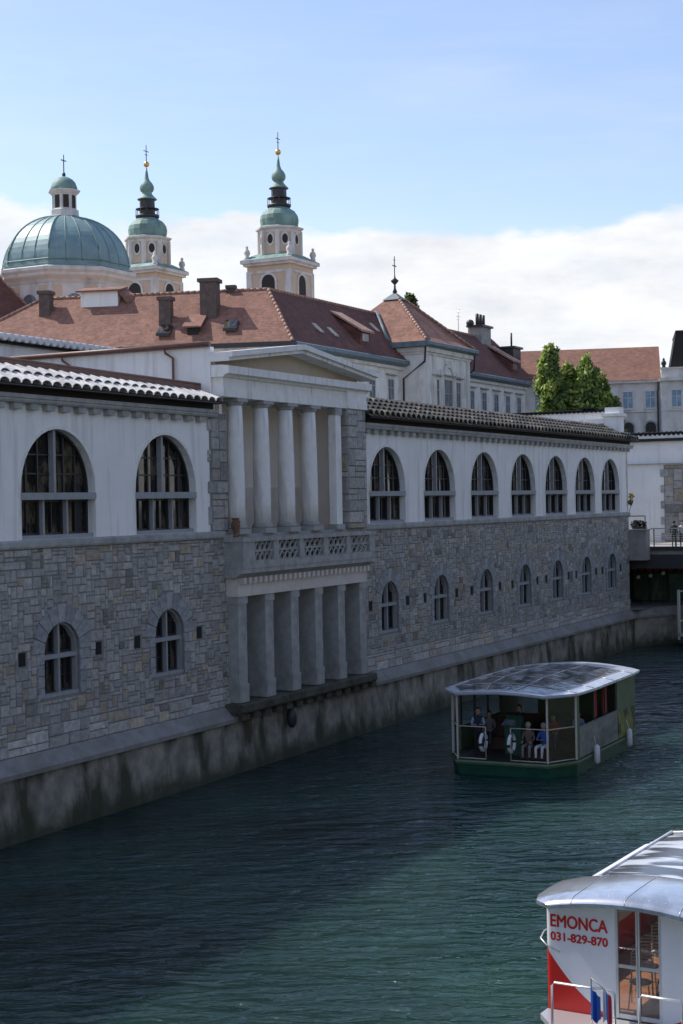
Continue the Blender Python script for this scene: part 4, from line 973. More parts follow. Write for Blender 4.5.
# =================================================================== TREES
def tree(name,label,X,Y,zg,zt,r,n,lean=0.,cols=None,group=None,low=.25,leaf=.20):
    t=Thing(name,label,'tree',(X,Y,zg),(0,0,0),group)
    h=zt-zg; mb=MB()
    mb.tube([(X,Y,zg),(X+.1,Y,zg+h*.3),(X-.05,Y,zg+h*.6),(X+lean,Y,zg+h*.95)],.24,8,0,.03)
    limbs=[]
    for i in range(16):
        z=zg+h*(low+(.85-low)*i/16); a=rnd()*2*pi; L_=r*(.55+.4*rnd())
        e=Vector((X+L_*cos(a),Y+L_*sin(a),z+h*.13)); mb.tube([(X,Y,z),(X+L_*.4*cos(a),Y+L_*.4*sin(a),z+h*.04),e],.07,5,0,.015); limbs.append(e)
    t.part('trunk',mb,M['bark'])
    mb=MB()
    nc=int(n/60)
    for i in range(nc):
        f=rnd(); z=zg+h*(low+.02+(1-low-.02)*f)
        rr=r*(.72+.35*sin(pi*min(1,f*1.25)))*(1 if f<.72 else max(.25,1-((f-.72)/.30)**3.5)*(.7+.5*rnd())); a=rnd()*2*pi; q=rr*(.35+.65*rnd())
        c=(X+q*cos(a)+lean*f,Y+q*sin(a),z); s_=(.28+.42*rnd())*(1 if f<.9 else .7)
        base=random.choice(cols); kk=.7+.6*rnd(); cc=[tuple(x*kk for x in base)]
        leafball(mb,c,s_,60,leaf,0,1.5,cc)
    t.part('crown',mb,M['leaf']); return t
gc=[(.26,.35,.08),(.19,.28,.05),(.33,.40,.10),(.11,.17,.04)]
tree('poplar_tree','tallest green poplar rising over the parapet at the left of the clump',16.9,125,6.6,22.1,1.25,11000,.1,gc,'poplars behind the market hall')
tree('poplar_tree','green poplar second from left in the clump, leaning into the tallest one',18.5,126,6.6,20.8,1.05,9000,.1,gc,'poplars behind the market hall')
tree('poplar_tree','rounded green poplar at the right half of the clump',20.0,125.3,6.6,21.2,1.2,9500,-.1,gc,'poplars behind the market hall')
tree('poplar_tree','lower green poplar at the far right of the clump',21.4,126,6.6,19.6,.95,6500,0,gc,'poplars behind the market hall')
tree('bushy_tree','low pale green tree top beside the white parapet pier',22.4,126,6.6,17.9,.8,3000,0,[(.20,.24,.09),(.16,.2,.08)])
tree('distant_tree','tree whose top just shows above the red pavilion roof',8.15,172,6.6,33.0,1.5,6000,0,[(.10,.14,.04),(.16,.17,.06)],low=.6,leaf=.24)
# =================================================================== PEOPLE
def person(label,cat_group,loc,ang,pose,shirt,trousers,hair='hair',scale=1.,frame=(0,0,0),zb=0.,sleeve=None,hat=None):
    V=[];Rr=[];Ed=[];Lb=[]
    def v(p,r,par=None,l='shirt'):
        V.append(Vector(p));Rr.append(r);i=len(V)-1
        if par is not None: Ed.append((par,i)); Lb.append((par,i,l))
        return i
    sit=pose.startswith('sit'); ph=.50 if sit else .93
    ln=.06 if sit else 0.
    pel=v((0,0,ph),.13); sp=v((0,.0,ph+.20),.125,pel); ch=v((0,-.01-ln*.3,ph+.42),.145,sp); nk=v((0,-.02-ln*.5,ph+.56),.055,ch); hb=v((0,-.04-ln*.5,ph+.63),.065,nk,'skin')
    hd=v((0,-.045-ln*.5,ph+.71),.092,hb,'skin'); ht=v((0,-.03-ln*.5,ph+.79),.07,hd,'skin'); v((0,-.155-ln*.5,ph+.69),.013,hd,'skin')
    for s_ in(-1,1): v((s_*.098,-.035-ln*.5,ph+.70),.014,hd,'skin')
    for s_ in(-1,1):
        sh=v((s_*.17,-.01-ln*.3,ph+.47),.062,ch)
        if pose=='sit' : el=(s_*.22,-.06,ph+.22); wr=(s_*.15,-.30,ph+.16); dr=(0,-1,-.15)
        elif pose=='sit_lean': el=(s_*.24,-.12,ph+.20); wr=(s_*.10,-.32,ph+.26); dr=(-s_*.4,-.9,.1)
        elif pose=='hold': el=(s_*.23,-.08,ph+.22); wr=(s_*.12,-.32,ph+.26); dr=(-s_*.3,-1,.1)
        else: el=(s_*.235,.02,ph+.20); wr=(s_*.24,-.06,ph-.04); dr=(0,-.15,-1)
        e=v(el,.046,sh,'sleeve'); w=v(wr,.030,e,'sleeve'); dr=Vector(dr).normalized()
        pm=v(Vector(wr)+dr*.07,.032,w,'skin')
        sd=dr.cross(Vector((0,0,1))) if abs(dr.z)<.8 else Vector((0,1,0)); sd.normalize()
        for q,Lf in((-.024,.062),(-.008,.075),(.008,.07),(.023,.055)):
            b=Vector(wr)+dr*.10+sd*q; a=v(b,.010,pm,'skin'); k_=v(b+dr*Lf*.55,.009,a,'skin'); v(b+dr*Lf+Vector((0,0,-.02)),.008,k_,'skin')
        a=v(Vector(wr)+dr*.04+sd*.035,.011,w,'skin'); v(Vector(wr)+dr*.08+sd*.055,.009,a,'skin')
    for s_ in(-1,1):
        hp=v((s_*.09,0,ph-.02),.10,pel,'trousers')
        if sit: kn=(s_*.13,-.43,ph+.0); an=(s_*.12,-.46,.09)
        else: kn=(s_*.10,-.03,.50); an=(s_*.10,.02,.09)
        k_=v(kn,.062,hp,'trousers'); a=v(an,.042,k_,'trousers'); v((an[0]*1.1,an[1]-.17,.045),.034,a,'shoe')
    me=bpy.data.meshes.new('p'); me.from_pydata([tuple(p) for p in V],Ed,[]); o=bpy.data.objects.new('tmp',me); col.objects.link(o)
    md=o.modifiers.new('s','SKIN')
    if not me.skin_vertices: me.attributes.new  # layer is made by the modifier
    bpy.context.view_layer.update()
    if not me.skin_vertices:
        bpy.context.view_layer.objects.active=o
        with bpy.context.temp_override(object=o,active_object=o): bpy.ops.mesh.customdata_skin_add()
    sv=me.skin_vertices[0].data
    for i,r in enumerate(Rr): sv[i].radius=(r,r)
    sv[0].use_root=True
    md.use_smooth_shade=True; md.branch_smoothing=.3
    sb=o.modifiers.new('b','SUBSURF'); sb.levels=1; sb.render_levels=1
    dg=bpy.context.evaluated_depsgraph_get(); m2=bpy.data.meshes.new_from_object(o.evaluated_get(dg)); bpy.data.objects.remove(o)
    m2.materials.clear(); names=['shirt','sleeve','trousers','skin','shoe']
    for mm in (M[shirt],M[sleeve or shirt],M[trousers],M['skin'],M['black']): m2.materials.append(mm)
    for p in m2.polygons:
        c=p.center; best=None
        for a,b,l in Lb:
            A,B_=V[a],V[b]; d=B_-A; t=max(0,min(1,(c-A).dot(d)/max(d.length_squared,1e-9))); ds=(c-(A+d*t)).length-.5*(Rr[a]*(1-t)+Rr[b]*t)
            if best is None or ds<best[0]: best=(ds,l)
        p.material_index=names.index(best[1]); p.use_smooth=True
    fx,fy,an=frame
    ob=bpy.data.objects.new('person',m2); col.objects.link(ob)
    x,y=loc; ob.location=(fx+x*cos(an)-y*sin(an),fy+x*sin(an)+y*cos(an),zb); ob.rotation_euler=(0,0,an+ang); ob.scale=(scale,)*3
    tag(ob,label,'person',cat_group)
    mb=MB(); hc=V[hd]; mb.sphere((hc.x,hc.y+.018,hc.z+.028),.104,0,12,8,1.08)
    mb.v=[(x_,y_,z_) if not(y_<hc.y-.045 and z_<hc.z+.075) else (x_,hc.y-.03,max(z_,hc.z+.05)) for x_,y_,z_ in mb.v]
    h=mb.obj('hair',M[hair],ob)
    mb=MB()
    for s_ in(-1,1): mb.sphere((hc.x+s_*.033,hc.y-.088,hc.z+.0),.011,0,6,4)
    mb.obj('eyes',M['black'],ob)
    return ob
# =================================================================== GREEN TOUR BOAT
F1=(4.05,56.6,radians(-26.5))
b1=Thing('tour_boat','dark green covered tour boat with curved metallic roof carrying passengers past the market hall','boat',(1.75,4.6,0),F1)
OUT=[(0,0),(3.5,0),(4.2,1.2),(4.2,8.8),(3.6,9.4),(-.1,9.4),(-.7,8.8),(-.7,1.2)]
def shell(mb,P,levels,m=0,top=True,c=(1.75,4.6)):
    n=len(P); vs=[]
    for z,s_ in levels: vs+=[(c[0]+(x-c[0])*s_,c[1]+(y-c[1])*s_,z) for x,y in P]
    fs=[(k_*n+i,k_*n+(i+1)%n,(k_+1)*n+(i+1)%n,(k_+1)*n+i) for k_ in range(len(levels)-1) for i in range(n)]
    if top: fs.append(tuple((len(levels)-1)*n+i for i in range(n)))
    mb.add(vs,fs,m)
mb=MB(); shell(mb,OUT,[(-.5,.93),(.05,.98),(.5,1.0),(.56,1.0)]); b1.part('hull',mb,M['boat_green'])
mb=MB(); shell(mb,OUT,[(.42,1.012),(.50,1.018),(.56,1.012)],0,False); b1.part('rubbing_strake',mb,M['panel_green'])
mb=MB(); shell(mb,OUT,[(.562,.985),(.575,.985)]); b1.part('deck',mb,M['dark_metal'])
rows=[(-.30,1.7,.0),(0.,1.95,.02),(.9,2.58,.08),(2.5,2.70,.10),(5,2.70,.10),(7.5,2.70,.06),(8.9,2.62,.0),(9.6,2.1,-.05)]
xs=[-1,-.82,-.55,-.28,0,.28,.55,.82,1]
rv=[(1.75+x*hw,a,3.02+(.10 if a<.5 else .17 if a<2 else .24)*(1-abs(x)**1.9)+dz*(1-x*x)) for a,hw,dz in rows for x in xs]
fs=[];ms=[]
mb=MB(); mg=MB(); nx=len(xs)
for i in range(len(rows)-1):
    for j in range(nx-1):
        q=[rv[i*nx+j],rv[i*nx+j+1],rv[(i+1)*nx+j+1],rv[(i+1)*nx+j]]
        inner=(1<=i<=4 and 1<=j<=6)
        (mg if inner else mb).add(q,[(0,1,2,3)],0,True)
        if not inner or True: mb.add([(x,y,z-.06) for x,y,z in q],[(3,2,1,0)],0,False)
# fascia
edge=[rv[j] for j in range(nx)]+[rv[i*nx+nx-1] for i in range(1,len(rows))]+[rv[(len(rows)-1)*nx+j] for j in range(nx-2,-1,-1)]+[rv[i*nx] for i in range(len(rows)-2,0,-1)]
n=len(edge); e2=[(1.75+(x-1.75)*.985,4.6+(y-4.6)*.99,z-.11) for x,y,z in edge]
mb.add(edge+e2,[(i,(i+1)%n,n+(i+1)%n,n+i) for i in range(n)],0)
M['boat_roof']=mat('pale_boat_roof',(.74,.78,.84),.25,.2,1.6,metal=.4,bump=.15,bscale=1.5)
rf=b1.part('roof',mb,M['boat_roof'])
b1.part('roof_glass',mg,M['canopy_glass'],parent=rf)
mb=MB()
for i in range(1,6):
    for j in range(nx-1): mb.tube([Vector(rv[i*nx+j])+Vector((0,0,.02)),Vector(rv[i*nx+j+1])+Vector((0,0,.02))],.012,4)
for j in (1,3,5,7):
    for i in range(1,5): mb.tube([Vector(rv[i*nx+j])+Vector((0,0,.02)),Vector(rv[(i+1)*nx+j])+Vector((0,0,.02))],.012,4)
b1.part('roof_ribs',mb,M['steel'],parent=rf)
mb=MB()
pc=[(0.03,.03),(3.47,.03),(4.15,1.22),(-.65,1.22)]
for x,y in pc: mb.box(x-.03,x+.03,y-.03,y+.03,.575,2.98)
b1.part('post',mb,M['cream_post'])
def rail(*segs):
    mb=MB()
    for p,q in segs: mb.tube([p,q],.022,4)
    b1.part('front_railing',mb,M['cream_post'])
rail(((.03,.03,.62),(1.12,.03,.62)),((.03,.03,1.78),(1.12,.03,1.78)),((1.12,.03,.6),(1.12,.03,1.79)),((.03,.03,.62),(-.65,1.22,.62)),((.03,.03,1.78),(-.65,1.22,1.78)))
rail(((2.08,.03,.62),(3.47,.03,.62)),((2.08,.03,1.78),(3.47,.03,1.78)),((2.08,.03,.6),(2.08,.03,1.79)),((3.47,.03,.62),(4.15,1.22,.62)),((3.47,.03,1.78),(4.15,1.22,1.78)))
rail(((3.47,.03,2.9),(4.15,1.22,2.9)))
mb=MB(); mb.add([(3.5,.08,.62),(4.12,1.18,.62),(4.12,1.18,2.9),(3.5,.08,2.9)],[(0,1,2,3)]); b1.part('corner_glass',mb,M['clear'])
mb=MB(); mb.add([(0,.08,.62),(-.62,1.18,.62),(-.62,1.18,2.9),(0,.08,2.9)],[(0,1,2,3)])
b1.part('corner_glass',mb,M['clear'])
each(b1,'side_panel',[(4.10,4.18,1.25,1.5,.575,2.95),(4.10,4.18,6.3,8.8,.575,2.95),(-.1,3.6,9.2,9.3,.575,2.95),(-.68,-.62,6.3,8.8,.575,2.95),(-.68,-.60,1.9,6.25,.60,1.5)],M['panel_green'])
mb=MB(); mb.add([(4.14,8.8,.575),(3.58,9.3,.575),(3.58,9.3,2.95),(4.14,8.8,2.95)],[(0,1,2,3)]); b1.part('corner_panel',mb,M['panel_green'])
M['mural']=mat('painted_landscape_panel',(.30,.31,.29),.6,c2=(.13,.15,.13),scale=1.1,detail=8,stretch=(1,1,1.8))
M['mural2']=mat('painted_foliage_panel',(.13,.16,.05),.6,c2=(.34,.30,.08),scale=2.6,detail=4,streak=((.05,.07,.04),(2,2,2),.48,.55))
mb=MB(); mb.box(4.12,4.20,1.52,6.25,.60,1.72); b1.part('mural_panel',mb,M['mural'],label='grey painted landscape panel below the side windows')
mb=MB(); mb.box(4.182,4.20,6.35,8.7,.60,1.62); b1.part('mural_panel',mb,M['mural2'],label='green and yellow painted panel at the stern')
each(b1,'window_post',[(4.10,4.16,a-.04,a+.04,1.72,2.95) for a in(1.55,3.4,4.8,6.2)]+[(-.66,-.60,a-.04,a+.04,1.5,2.95) for a in(2.0,3.4,4.8,6.2)],M['dark_metal'])
each(b1,'red_curtain',[(3.9,3.95,4.0,4.4,1.7,2.8),(3.9,3.95,5.2,5.7,1.7,2.8)],M['redcloth'])
M['dark_wood']=mat('dark_wood',(.09,.045,.03),.6,.3,6)
for a in(2.6,3.6,4.6,5.6):
    for x0 in(-.3,2.3):
        mb=MB(); mb.box(x0,x0+1.5,a,a+.4,.575,1.02); mb.box(x0,x0+1.5,a+.36,a+.42,1.02,1.5); b1.part('bench',mb,M['dark_wood'])
mb=MB(); mb.box(2.15,3.3,.75,1.15,.575,1.05); b1.part('bench',mb,M['dark_wood'])
mb=MB(); mb.box(1.3,1.95,1.5,1.9,.575,1.6); mb.prism([(1.5,1.6),(1.7,2.0),(1.74,2.0),(1.9,1.6)],'x',1.3,1.95); 
b1.part('helm_console',mb,M['boat_green'])
mb=MB(); mb.quad((1.2,1.42,1.66),(1.75,1.42,1.66),(1.70,1.60,1.86),(1.28,1.60,1.86)); b1.part('windscreen',mb,M['glass_blue'])
def torus(mb,c,R_,r,axis='x',n=20,k=8,ms=(0,1)):
    for i in range(n):
        a0,a1=2*pi*i/n,2*pi*(i+1)/n; vs=[]
        for a in(a0,a1):
            for j in range(k):
                t=2*pi*j/k; rr=R_+r*cos(t); h=r*sin(t)
                vs.append((c[0]+h,c[1]+rr*cos(a),c[2]+rr*sin(a)) if axis=='x' else (c[0]+rr*cos(a),c[1]+h,c[2]+rr*sin(a)))
        mb.add(vs,[(j,(j+1)%k,k+(j+1)%k,k+j) for j in range(k)],ms[1] if i%5==0 else ms[0],True)
for x,lb in((1.06,'white life ring on the left railing end of the green boat'),(2.14,'white life ring on the right railing end of the green boat')):
    mb=MB(); torus(mb,(x,-.05,1.25),.30,.065)
    single('life_ring',mb,[M['white'],M['navy']],lb,'life ring',(x,-.05,.95),F1,'life rings on the green boat')
for i,a in enumerate((3.0,7.3)):
    mb=MB(); mb.lathe(4.36,a,[(.03,.88),(.11,.80),(.12,.25),(.04,.15)],10); mb.tube([(4.34,a,.85),(4.25,a,1.2)],.012,4)
    single('fender',mb,M['white'],['white tube fender nearer the bow on the green boat side','white tube fender nearer the stern on the green boat side'][i],'fender',(4.36,a,.15),F1,'fenders on the green boat')
fo='passengers on the green boat'
person('person in navy vest with pale blue sleeves at the left railing of the green boat',fo,(.55,.75),.35,'hold','navy','black',frame=F1,zb=.575,sleeve='paleblue',scale=1.03)
person('person in brown top seated at the bow of the green boat beside the blue top',fo,(2.45,.92),.1,'sit','brown','greycloth','greyhair',frame=F1,zb=.575)
person('person seated at the bow of the green boat in bright blue top and white trousers',fo,(3.05,.92),-.15,'sit_lean','blue','whitecloth','greyhair',frame=F1,zb=.575)
person('person in dark clothes standing behind the helm of the green boat',fo,(1.6,2.3),0,'hold','black','black',frame=F1,zb=.575)
person('person in dark red top seated behind the bow seats of the green boat',fo,(2.75,2.85),.1,'sit','redcloth','jeans',frame=F1,zb=.65)
person('person in grey top seated on the left bench inside the green boat',fo,(.2,2.85),.1,'sit','greycloth','jeans',frame=F1,zb=.65)
person('person in pale blue top seated at the side window of the green boat',fo,(3.4,3.85),.1,'sit','paleblue','jeans',frame=F1,zb=.65)
# people on the footbridge
fb='people standing on the footbridge'
person('person in black coat at the footbridge railing, leftmost of the group there',fb,(63.2,-2.55),pi/2,'stand','black','black',frame=FR,zb=6.60,scale=1.02)
person('person in white shirt standing on the footbridge beside the one in black',fb,(63.4,-3.05),-pi/2+.3,'stand','whitecloth','black',frame=FR,zb=6.60)
person('person in pale blue shirt and black trousers at the right edge of the footbridge group',fb,(63.1,-3.45),pi/2+.6,'hold','paleblue','black',frame=FR,zb=6.60)
# =================================================================== RED AND WHITE BOAT
F2=(3.62,28.6,radians(-30.2)); BW=3.56; BC=1.78
b2=Thing('river_boat','white and red covered river boat with lettered bow and pale metal canopy, nearest the camera','boat',(1.78,6,0),F2)
def path(s):   # outline of the left half of the bow, s from the side (negative) round the corner to the door
    R_=.10
    if s<0: return (0.,R_-s)
    L_=R_*pi/2
    if s<L_: t=s/R_; return (R_-R_*cos(t),R_-R_*sin(t))
    return (R_+(s-L_),0.)
def bound(s):   # red / white boundary height
    x=path(s)[0] if s>0 else s*.5
    return .6+1.15*max(0,1-x/1.42)**1.8 if x>0 else 1.75+(-x)*.5
ZT=2.62
S=[-5.9,-4,-2,-1.2,-.6,-.2,0,.04,.08,.12,.157,.25,.35,.5,.65,.8,.95,1.1,1.25,1.34,1.41]
def mirror(mb): 
    n=len(mb.v); 
    return mb
for nm,top,mt in(('bow_panel_white',1,'white'),('bow_panel_red',0,'red')):
    for sg in(0,1):
        mb=MB(); X=(lambda x:x) if sg==0 else (lambda x:BW-x)
        for a,b in zip(S,S[1:]):
            pa,pb=path(a),path(b); za,zb_=min(bound(a),2.2),min(bound(b),2.2)
            side=(b<=-.2)
            if top: l0,l1,u0,u1=za,zb_,(1.45 if side else ZT),(1.45 if side else ZT)
            else: l0,l1,u0,u1=-.4,-.4,za,zb_
            if side and top: l0=l1=1.25; 
            if side and not top: u0=u1=1.25
            k_=.0 
            f=[(X(pa[0]),pa[1],l0),(X(pb[0]),pb[1],l1),(X(pb[0]),pb[1],u1),(X(pa[0]),pa[1],u0)]
            mb.add(f,[(0,1,2,3) if sg==0 else (3,2,1,0)],0,False)
            g=[(x if True else x,y+.03,z) for x,y,z in f]
        b2.part('white_bow_panel' if top else 'red_hull',mb,M[mt])
mb=MB(); mb.box(.05,BW-.05,.05,6,.55,.62); b2.part('floor',mb,M['wood'])
mb=MB(); mb.box(.02,BW-.02,5.95,6.05,-.4,1.3); 
b2.part('stern_wall',mb,M['white'])
for x in(.0,BW):
    for a in(.42,2.2,4.2,5.9): mb=MB(); mb.box(x-.03 if x else -.0,x+.0 if x else .03,a-.04,a+.04,1.45,2.49); b2.part('window_post',mb,M['white'])
# door
mb=MB()
for x0,x1 in((1.352,1.40),(1.735,1.765),(1.775,1.81),(2.16,2.205)): mb.box(x0,x1,.0,.06,.62,ZT+.12)
for x0,x1 in((1.40,1.735),(1.81,2.16)):
    for z0,z1 in((.62,.70),(1.53,1.59),(2.60,2.70)): mb.box(x0,x1,.01,.05,z0,z1)
dr_=b2.part('door',mb,M['steel'])
mb=MB(); mb.quad((1.40,.03,.7),(1.735,.03,.7),(1.735,.03,2.6),(1.40,.03,2.6)); mb.quad((1.81,.03,.7),(2.16,.03,.7),(2.16,.03,2.6),(1.81,.03,2.6)); b2.part('door_glass',mb,M['clear'],parent=dr_)
# interior wood panel and bulkhead
mb=MB(); mb.prism([(.62+0.0,.0)]*0+[(1.3,.62),(2.6,.62),(2.6,2.5),(2.2,2.5)],'x',2.3,3.4); mb.box(.1,3.4,5.5,5.6,.62,1.6)
b2.part('wood_panel',mb,M['wood'])
mb=MB(); mb.add([(1.5,1.9,1.55),(2.3,1.9,2.35),(2.3,1.9,2.6),(1.5,1.9,1.85)],[(0,1,2,3)]); b2.part('red_banner',mb,M['redcloth'])
# canopy over the bow
def roof_grid(rows,z0,cam,th,edge=.0):
    xs=[-1,-.9,-.7,-.45,-.2,0,.2,.45,.7,.9,1]; vs=[]
    for a,x0,x1,dz in rows:
        for x in xs:
            X=(x0+x1)/2+x*(x1-x0)/2; vs.append((X,a,z0+cam*(1-((X-BC)/2.05)**2)+dz))
    mb=MB(); nx=len(xs); fs=[]
    for i in range(len(rows)-1):
        for j in range(nx-1): fs.append((i*nx+j,i*nx+j+1,(i+1)*nx+j+1,(i+1)*nx+j))
    mb.add(vs,fs,0,True); mb.add([(x,y,z-th) for x,y,z in vs],[f[::-1] for f in fs],0,False)
    n=len(rows); per=[j for j in range(nx)]+[i*nx+nx-1 for i in range(1,n)]+[(n-1)*nx+j for j in range(nx-2,-1,-1)]+[i*nx for i in range(n-2,0,-1)]
    P=[vs[i] for i in per]; k=len(P); mb.add(P+[(x,y,z-th) for x,y,z in P],[(i,k+i,k+(i+1)%k,(i+1)%k) for i in range(k)],0)
    return mb
CR=[(-.60,.35,3.21,-.10),(-.56,.18,3.38,-.04),(-.44,.02,3.54,0),(-.02,-.12,3.68,.02),(.5,-.15,3.71,.03),(1.15,-.13,3.70,.03),(1.35,-.02,3.58,.0)]
mb=roof_grid(CR,2.62,.30,.07); cp=b2.part('bow_canopy',mb,M['alu'])
mb=MB()
for x_ in(.75,1.75,2.75): mb.tube([(x_,a,2.62+.30*(1-((x_-BC)/2.05)**2)+dz+.003) for a,_,_,dz in CR],.008,4)
for x_ in [.2+.15*i for i in range(23)]: mb.sphere((x_,-.40,2.62+.30*(1-((x_-BC)/2.05)**2)+.004),.010,0,6,4)
b2.part('canopy_seam',mb,M['steel'],parent=cp)
AR=[(1.36,.60,2.96,.02),(2.4,.60,2.96,.02),(3.6,.60,2.96,.02),(4.6,.60,2.96,.02),(5.6,.60,2.96,.0)]
M['roof_patch']=mat('patched_roof_glass',(.06,.06,.065),.12,c2=(.62,.66,.72),scale=1.,detail=2,stretch=(.55,1.9,1),lo=.47,hi=.56,bump=.2,bscale=1.5)  # dark glass with elongated pale blotches from noise
mb=roof_grid(AR,2.62,.26,.06); ar=b2.part('glass_roof',mb,M['roof_patch'])
mb=MB(); 
for x in(.58,2.98): 
    zz=2.62+.26*(1-((x-BC)/2.05)**2)+.03; mb.tube([(x,1.34,zz),(x,5.6,zz)],.035,6)
for a in(5.6,): mb.tube([(x_,a,2.62+.26*(1-((x_-BC)/2.05)**2)+.02) for x_ in(.58,1,1.78,2.5,2.98)],.03,4)
b2.part('roof_trim',mb,M['white'],parent=ar)
mb=MB(); 
for s0,s1 in ((-.02,.60),(3.58,2.96)): mb.quad((s0,1.3,2.50),(s1,1.3,2.68),(s1,5.6,2.68),(s0,5.6,2.50))
b2.part('side_gutter',mb,M['white'])
# foredeck and rails
mb=MB(); D_=[(.02,-.02),(.02,-.35),(.35,-.75),(.55,-1.35),(3.01,-1.35),(3.21,-.75),(3.54,-.35),(3.54,-.02)]
mb.prism(D_,'z',.50,.60); b2.part('foredeck',mb,M['steel'])
mb=MB(); mb.prism([(x*.94+.1,y*.9) for x,y in D_],'z',-.4,.498); b2.part('bow_underbody',mb,M['red'])
for k_,(x0,x1) in enumerate(((.62,1.78),(2.22,2.98))):
    mb=MB(); a=-1.22
    mb.tube([(x0,a,.6),(x0,a,1.44),(x0+.05,a,1.50),(x1-.05,a,1.50),(x1,a,1.44),(x1,a,.6)],.024,8); b2.part('bow_rail',mb,M['steel'])
mb=MB(); mb.tube([(-.03,.5,2.0),(-.13,.25,1.95),(-.10,.0,1.88),(.05,-.10,1.8),(.3,-.06,1.68)],.014,6); b2.part('grab_handle',mb,M['steel'])
# lettering bent round the bow
def lettering(txt,size,s0,z0,width,name):
    cu=bpy.data.curves.new('t','FONT'); cu.body=txt; cu.size=size; cu.extrude=0; cu.offset=0
    o=bpy.data.objects.new('t',cu); col.objects.link(o); dg=bpy.context.evaluated_depsgraph_get(); dg.update(); me=bpy.data.meshes.new_from_object(o.evaluated_get(dg)); bpy.data.objects.remove(o)
    xs_=[v.co.x for v in me.vertices]; mn,mx=min(xs_),max(xs_); k=width/(mx-mn); mb=MB()
    for L_,(dx,dz) in enumerate(((0,0),(-.009,0),(.009,0),(0,.007),(0,-.007),(.005,.005),(-.005,-.005))):
        vs=[]
        for v in me.vertices:
            s_=s0+(v.co.x-mn)*k+dx; z=z0+v.co.y+dz; p=path(s_); q=path(s_+.01); t=Vector((q[0]-p[0],q[1]-p[1])).normalized(); nn=Vector((t.y,-t.x))
            vs.append((p[0]+nn.x*(.005+L_*.001)-1.78,p[1]+nn.y*(.005+L_*.001)-6,z))
        mb.add(vs,[tuple(f.vertices) for f in me.polygons])
    mb.obj(name,M['red'],b2.root)
lettering('EMONCA',.32,.165,2.13,1.10,'bow_lettering')
lettering('031-829-870',.215,.165,1.88,1.10,'phone_lettering')
# cafe chairs seen through the door
def chair(x,y,rz,label):
    t=Thing('cafe_chair',label,'chair',(x,y,.62),F2,'metal cafe chairs inside the river boat')
    mb=MB(); mb.lathe(x,y,[(.19,1.07),(.205,1.08),(.205,1.095),(.19,1.10)],16,sq=1.); t.part('seat',mb,M['cream_post'])
    mb=MB()
    for i in range(6):
        z=1.22+.065*i; mb.tube([(x-.19,y+.17,z),(x-.1,y+.22,z),(x,y+.235,z),(x+.1,y+.22,z),(x+.19,y+.17,z)],.013,5)
    t.part('backrest',mb,M['chair_metal'])
    mb=MB(); mb.tube([(x-.2,y+.2,.63),(x-.19,y+.17,1.1),(x-.19,y+.18,1.56),(x-.1,y+.23,1.60),(x+.1,y+.23,1.60),(x+.19,y+.18,1.56),(x+.19,y+.17,1.1),(x+.2,y+.2,.63)],.016,6); t.part('back_frame',mb,M['chair_metal'])
    for sx in(-1,1):
        mb=MB(); mb.tube([(x+sx*.16,y-.14,1.07),(x+sx*.2,y-.2,.63)],.015,6); t.part('leg',mb,M['chair_metal'])
    t.root.rotation_euler[2]+=rz
for i,(x,y,rz,l) in enumerate(((1.55,.75,.2,'slatted metal chair just inside the left door leaf of the river boat'),(1.98,1.15,-.3,'slatted metal chair behind the right door leaf of the river boat'),(1.35,1.75,.1,'second slatted metal chair farther in on the left of the river boat'),(1.85,2.3,.1,'slatted metal chair on the right behind the first row in the river boat'),(1.3,2.7,.3,'slatted metal chair on the left of the third row in the river boat'),(2.1,3.3,.1,'slatted metal chair deepest inside the river boat'))): chair(x,y,rz,l)
def flag(name,x,label,ms,a=-1.24):
    mb=MB(); n=8
    for i in range(n):
        x0,x1=x+.18*i/n,x+.18*(i+1)/n; w=lambda t:.035*sin(t*70)
        z0=1.56-.3*(i/n)*.6; 
        mb.quad((x0,a-.05+w(x0),.95+.05*sin(i)),(x1,a-.05+w(x1),.95+.05*sin(i+1)),(x1,a-.05+w(x1)*.6,1.52-.02*i),(x0,a-.05+w(x0)*.6,1.54-.02*i),ms[min(len(ms)-1,i*len(ms)//n)])
    single(name,mb,[M['flagblue'],M['white'],M['flagred']],label,'flag',(x,a,.9),F2)
flag('flag',1.36,'blue flag drooping from the bow rail of the river boat',(0,))
flag('flag',1.60,'white, blue and red flag drooping beside the blue flag',(1,0,2,1))
mb=MB(); mb.tube([(1.36,-1.24,.7),(1.36,-1.24,1.68),(1.62,-1.24,1.5)],.012,5); single('flag_staff',mb,M['steel'],'thin metal staff bracket holding the flags on the bow rail','staff',(1.36,-1.24,.6),F2)
# urn on the balcony
mb=MB(); mb.lathe(10.02,-.45,[(.13,8.80),(.15,8.86),(.08,8.95),(.11,9.1),(.19,9.3),(.20,9.45),(.13,9.6),(.17,9.68),(.20,9.72)],12)
for i in range(5): 
    a=i*1.3; mb.sphere((10.02+.16*cos(a),-.45+.16*sin(a),9.42+.03*i),.06,0,6,4)
mb.v=[(10.02+(x-10.02)*.85,-.45+(y+.45)*.85,8.8+(z-8.8)*.78) for x,y,z in mb.v]
single('stone_urn',mb,M['terracotta'],'dark brown weathered urn standing on the left end of the balcony rail','urn',(10.02,-.45,8.8))
